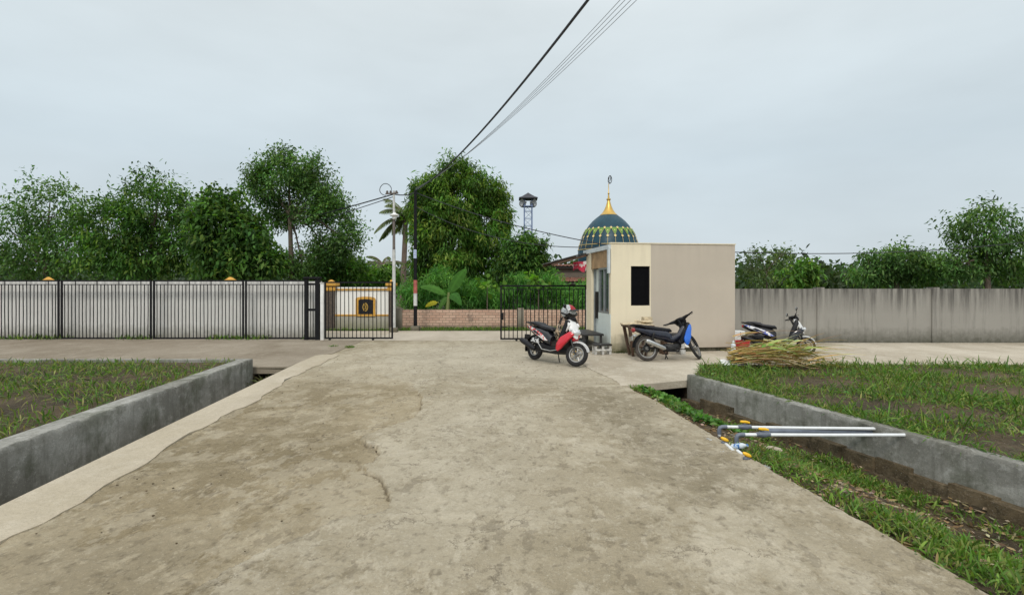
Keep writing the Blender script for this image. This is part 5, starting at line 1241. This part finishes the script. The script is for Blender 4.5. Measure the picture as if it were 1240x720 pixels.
# ------------------------------------------------------------------ clutter right of the guard house
def bottle(name, label, p, h, rad, rot, cap='litter', band=None):
    r = thing(name, label, 'bottle', p); r.rotation_euler = rot; mb = MB()
    mb.lathe([(0, 0), (rad, .004), (rad, h * .62), (rad * .85, h * .72), (rad * .38, h * .88), (rad * .38, h * .94), (0, h * .94)], None, 16); mb.build('body', 'bottle', r)
    mb = MB(); mb.lathe([(0, h * .941), (rad * .45, h * .941), (rad * .45, h), (0, h)], None, 12); mb.build('cap', cap, r)
    if band:
        mb = MB(); mb.lathe([(rad * 1.02, h * .2), (rad * 1.02, h * .58)], None, 16); mb.build('label', band, r)
    return r
bottle('plastic_bottle', 'white plastic bottle standing at the right foot of the guard house', gp(888, 427.5, .02), .30, .055, (0, 0, 0))
p = gp(899, 427, .02); r = thing('red_crate', 'red plastic crate beside the white bottle and scooter', 'crate', p, R(12))
mb = MB(); w, d, h = .105, .12, .27
for lo, hi in (((-w, -d, 0), (w, -d + .012, h)), ((-w, d - .012, 0), (w, d, h)), ((-w, -d + .0125, 0), (-w + .012, d - .0125, h)), ((w - .012, -d + .0125, 0), (w, d - .0125, h))): mb.box(lo, hi)
mb.box((-w + .0125, -d + .0125, .0), (w - .0125, d - .0125, .012)); mb.build('body', 'red_plastic', r, False)
mb = MB(); mb.box((-w - .012, -d - .012, h + .001), (w + .012, -d + .012, h + .022)); mb.box((-w - .012, d - .012, h + .001), (w + .012, d + .012, h + .022)); mb.build('rim', 'red_plastic', r, False)
p = Vector((5.62, 13.9, .018)); mb = MB(); mb.box((-.16, -.01, 0), (.16, .01, .62), None, .004); o = mb.build('white_board', 'white'); o.location = p; o.rotation_euler = (R(-12), R(-8), R(10)); tag(o, 'white board leaning between the cement wall and the scooter', 'board')
p = Vector((5.85, 13.75, .018)); mb = MB(); mb.box((-.14, -.15, 0), (.16, .15, .42), None, .02); o = mb.build('white_carton', 'litter'); o.location = p; tag(o, 'white carton standing behind the wheel of the white scooter', 'carton')
for i, (x, y, rz, lab) in enumerate(((5.60, 14.25, .2, 'red brick at the bottom of the small pile by the cement wall'), (5.72, 14.28, -.3, 'red brick beside the lowest one at the cement wall'), (5.63, 14.27, .5, 'red brick lying on top of the two bricks at the cement wall'))):
    mb = MB(); mb.box((-.11, -.05, 0), (.11, .05, .06 if i < 2 else .06), None, .006); o = mb.build('loose_brick', 'tile'); o.location = (x, y + .12 * (i == 1), .018 + .062 * (i == 2)); o.rotation_euler = (0, 0, rz); tag(o, lab, 'brick', 'loose bricks by the wall')
# crumpled plastic sheet beside the leaf bundle
mb = MB(); g = []
rs = random.Random(12)
for i in range(9):
    g.append([mb.bm.verts.new((i / 8 * .44 - .22, j / 6 * .26 - .13, .03 + .07 * rs.random() * math.sin(PI * i / 8))) for j in range(7)])
for i in range(8):
    for j in range(6): mb.bm.faces.new((g[i][j], g[i + 1][j], g[i + 1][j + 1], g[i][j + 1]))
o = mb.build('plastic_sheet', 'litter'); o.location = gp(888, 441, .12); o.rotation_euler = (R(18), 0, R(-12)); tag(o, 'crumpled white plastic sheet on the grass beside the dry palm leaves', 'plastic sheet')

# bundle of cut palm leaves on the planter
bl = gp(884, 441, .13); r = thing('palm_leaf_bundle', 'bundle of dry yellow palm leaves lying on the grass bed', 'palm leaves', bl)
rng = np.random.default_rng(51); V = []; Fc = []; Cc = []
def blade(p0, d, L, w, sag, col, st=7):
    i0 = len(V); d = Vector(d).normalized(); side = d.cross(Vector((0, 0, 1))).normalized(); side = (side + Vector((0, 0, rng.normal() * .5))).normalized(); p = Vector(p0)
    for s in range(st + 1):
        t = s / st; ww = w * (1 - t * .85) * (.5 + .5 * min(1, t * 6 + .3))
        V.append(p - side * ww); V.append(p + side * ww); c = [q * (1 + .12 * rng.normal()) for q in col]; Cc.extend([c, c]); p = p + d * L / st; d = (d + Vector((0, 0, -sag))).normalized()
        if p.z < .0: p.z = .0 + .01 * rng.random(); d.z = max(d.z, 0)
    for s in range(st): Fc.append((i0 + 2 * s, i0 + 2 * s + 1, i0 + 2 * s + 3, i0 + 2 * s + 2))
STR = [(.46, .31, .10), (.52, .37, .14), (.36, .22, .07), (.55, .44, .22), (.30, .26, .07), (.22, .14, .06)]
for i in range(330):
    y = rng.normal() * .18; z = .03 + abs(rng.normal()) * .13; x = rng.uniform(-.05, .35) if i < 200 else rng.uniform(.4, 1.3)
    blade((x, y, z), (1, rng.normal() * .22, .10 + rng.normal() * .14), rng.uniform(.5, 1.25), rng.uniform(.007, .017), .045, STR[rng.integers(len(STR))])
np_mesh('dry_leaves', np.array([list(v) for v in V]), [np.array(Fc)], np.clip(np.array(Cc), .01, 1), 'straw', r)
V = []; Fc = []; Cc = []
GRN = [(.34, .40, .14), (.42, .46, .22), (.22, .32, .08)]
for i in range(46):
    blade((rng.uniform(.35, 1.4), rng.normal() * .14, .22 + rng.normal() * .05), (1, rng.normal() * .5, .25 + rng.normal() * .25), rng.uniform(.25, .6), rng.uniform(.02, .045), .09, GRN[rng.integers(3)])
np_mesh('green_leaves', np.array([list(v) for v in V]), [np.array(Fc)], np.clip(np.array(Cc), .01, 1), 'straw', r)
mb = MB()
for i in range(14):
    y = rng.normal() * .10; z = .03 + .02 * i * .6; mb.tube([(-.04 + rng.uniform(0, .08), y, z), (.3, y * .9, z + .05), (.75, y * 1.3, z + .09)], [.013, .011, .006], 6)
mb.build('stalks', simple('dry_stalk', (.42, .30, .10), .7, 0, .3, 12), r); r.scale = (1.0, 1.1, 1.28)

# ------------------------------------------------------------------ water pipes across the drain
def pipe(label, px, py, pyb, zt_, L0_, group='white water pipes over the drain', tilt=0.0):
    Y = (H - zt_) * F / (py - HY); x = (px - CX) / F * Y; L = WX(Y) + .02 - x; root = thing('water_pipe', label, 'water pipe', (x, Y, zt_), R(tilt), group)
    zb_ = bank_z(x + .02, Y) - zt_ - .03; rr = .0165
    mb = MB(); mb.tube([(.075, 0, 0), (L * .5, 0, -.012), (L, 0, -.02)], rr, 12); mb.build('pipe', 'pvc', root)
    mb = MB(); mb.tube([(0, 0, -.06), (0, 0, min(-.10, zb_))], rr, 12); mb.build('riser', 'pvc', root)
    mb = MB(); mb.tube([(0, 0, -.075), (0, 0, -.03), (.008, 0, -.010), (.03, 0, 0), (.08, 0, 0)], .0215, 12); mb.build('elbow', 'pvc_grey', root)
    mb = MB(); mb.tube([(.20, 0, 0), (.225, 0, 0), (.245, 0, 0), (.295, 0, 0), (.315, 0, 0), (.34, 0, 0)], [.0225, .0225, .030, .030, .0225, .0225], 12); mb.tube([(.27, 0, .02), (.27, 0, .045)], .013, 8); vv = mb.build('valve', 'pvc_grey', root)
    mb = MB(); mb.loft([(.225, .058, .012, .010), (.25, .056, .020, .013), (.29, .054, .020, .013), (.325, .045, .012, .010)], 10, 2.6); mb.build('valve_handle', 'yellow', vv)
    return root
pipe('white water pipe with yellow valve across the drain, the farther one', 871, 516.5, 527, .09, 2.6)
pipe('white water pipe with yellow valve across the drain, the nearer one', 892, 526, 546, .11, 2.5, tilt=2.0)
p = at(921, 522, 5.65); mb = MB(); n_ = 16
mb.lathe([(.030, 0), (.030, 1.36), (.025, 1.36), (.025, 0)], Matrix.Rotation(R(90), 4, 'Y'), 16, True); o = mb.build('grey_pipe', 'pvc_grey'); o.location = p; o.rotation_euler = (0, R(1), R(3)); tag(o, 'thick grey open ended pipe between the two white water pipes', 'pipe')
def stub(label, pa, pb, hp_):
    a = gp(*pa, .012); b = gp(*pb, .012); root = thing('pipe_stub', label, 'pipe', a, 0, 'white pipe stubs on the road edge')
    mb = MB(); mb.tube([(0, 0, .012), b - a + Vector((0, 0, .012))], .0165, 10); mb.build('pipe', 'pvc', root)
    q = gp(*hp_, .03) - a; mb = MB(); mb.ball(q, (.034, .02, .026)); mb.build('cap', 'pvc_grey', root)
    mb = MB(); mb.ball(q + Vector((.0, -.01, .04)), (.045, .022, .018), Matrix.Rotation(R(25), 4, 'Y')); mb.build('valve_handle', 'yellow', root)
stub('short white pipe stub with yellow valve beside the blue bottle', (888, 547), (879, 539), (877, 536))
stub('short white pipe stub with yellow valve at the foot of the nearer riser', (899, 552), (893, 547), (904, 555))
bottle('water_bottle', 'clear bottle with a blue label lying on the bank by the pipes', gp(887, 541, .02), .17, .03, (R(70), 0, R(35)), 'label_blue', 'label_blue')
def scrap(label, px, py, w, d, rz, z=.02, m='litter'):
    mb = MB(); g = []; q = random.Random(px)
    for i in range(6): g.append([mb.bm.verts.new((i / 5 * w - w / 2, j / 4 * d - d / 2, q.random() * .012)) for j in range(5)])
    for i in range(5):
        for j in range(4): mb.bm.faces.new((g[i][j], g[i + 1][j], g[i + 1][j + 1], g[i][j + 1]))
    bmesh.ops.solidify(mb.bm, geom=mb.bm.faces[:], thickness=.002)
    o = mb.build('paper_scrap', m); o.location = gp(px, py, z); o.rotation_euler = (0, 0, rz); return tag(o, label, 'litter', 'litter along the road edge')
scrap('long white paper scrap at the road edge, upper left of the pipes', 863, 533, .13, .04, -.9)
scrap('small white paper scrap lying on the concrete left of the pipe stubs', 875, 548, .06, .05, .2)
scrap('white scrap on the road edge near the drain corner', 806, 495, .09, .05, .6)
scrap('crumpled white scrap in the bank grass at the lower right', 926, 566, .10, .07, .2, .0)
def rock(name, label, p, s, m, cat, seed):
    mb = MB(); q = random.Random(seed); g = bmesh.ops.create_icosphere(mb.bm, subdivisions=2, radius=1)
    for v in mb.bm.verts:
        f_ = 1 + q.uniform(-.18, .18); v.co = Vector((v.co.x * s[0] * f_, v.co.y * s[1] * f_, max(-.4, v.co.z) * s[2] * f_))
    o = mb.build(name, m, None, True, 25); o.location = p; return tag(o, label, cat)
x = at(927, 543, 5.5); rock('concrete_chunk', 'flat beige concrete chunk on the bank under the nearer pipe', (2.62, 5.35, bank_z(2.62, 5.35) + .03), (.10, .05, .035), 'apron', 'stone', 1)
p = gp(907, 562, .0); rock('dirt_clod', 'brown clod of dirt on the road edge below the pipes', (p.x + .03, p.y, .01), (.06, .045, .02), 'earth', 'dirt', 2)
p = gp(795, 483, 0); rock('concrete_chunk', 'pale broken concrete chunk at the apron corner of the drain', (p.x + .06, p.y, -.02), (.12, .05, .03), 'apron', 'stone', 3)
rock('concrete_slab', 'dark flat slab lying across the drain below the planter', (2.98, 6.75, -.30), (.22, .13, .05), 'masonry', 'slab', 5)
# pebbles scattered on the concrete
rg = random.Random(9)
mb = MB()
for i in range(260):
    y = rg.uniform(2.6, 12); x = rg.uniform(LS(y) + .1, RE(y) - .1); s = rg.uniform(.003, .010)
    g = bmesh.ops.create_icosphere(mb.bm, subdivisions=1, radius=1)
    for v in g['verts']: v.co = Vector((x + v.co.x * s * 1.2, y + v.co.y * s, .02 + v.co.z * s * .7))
o = mb.build('road_grit', 'masonry'); o['kind'] = 'stuff'
bpy.context.view_layer.update()
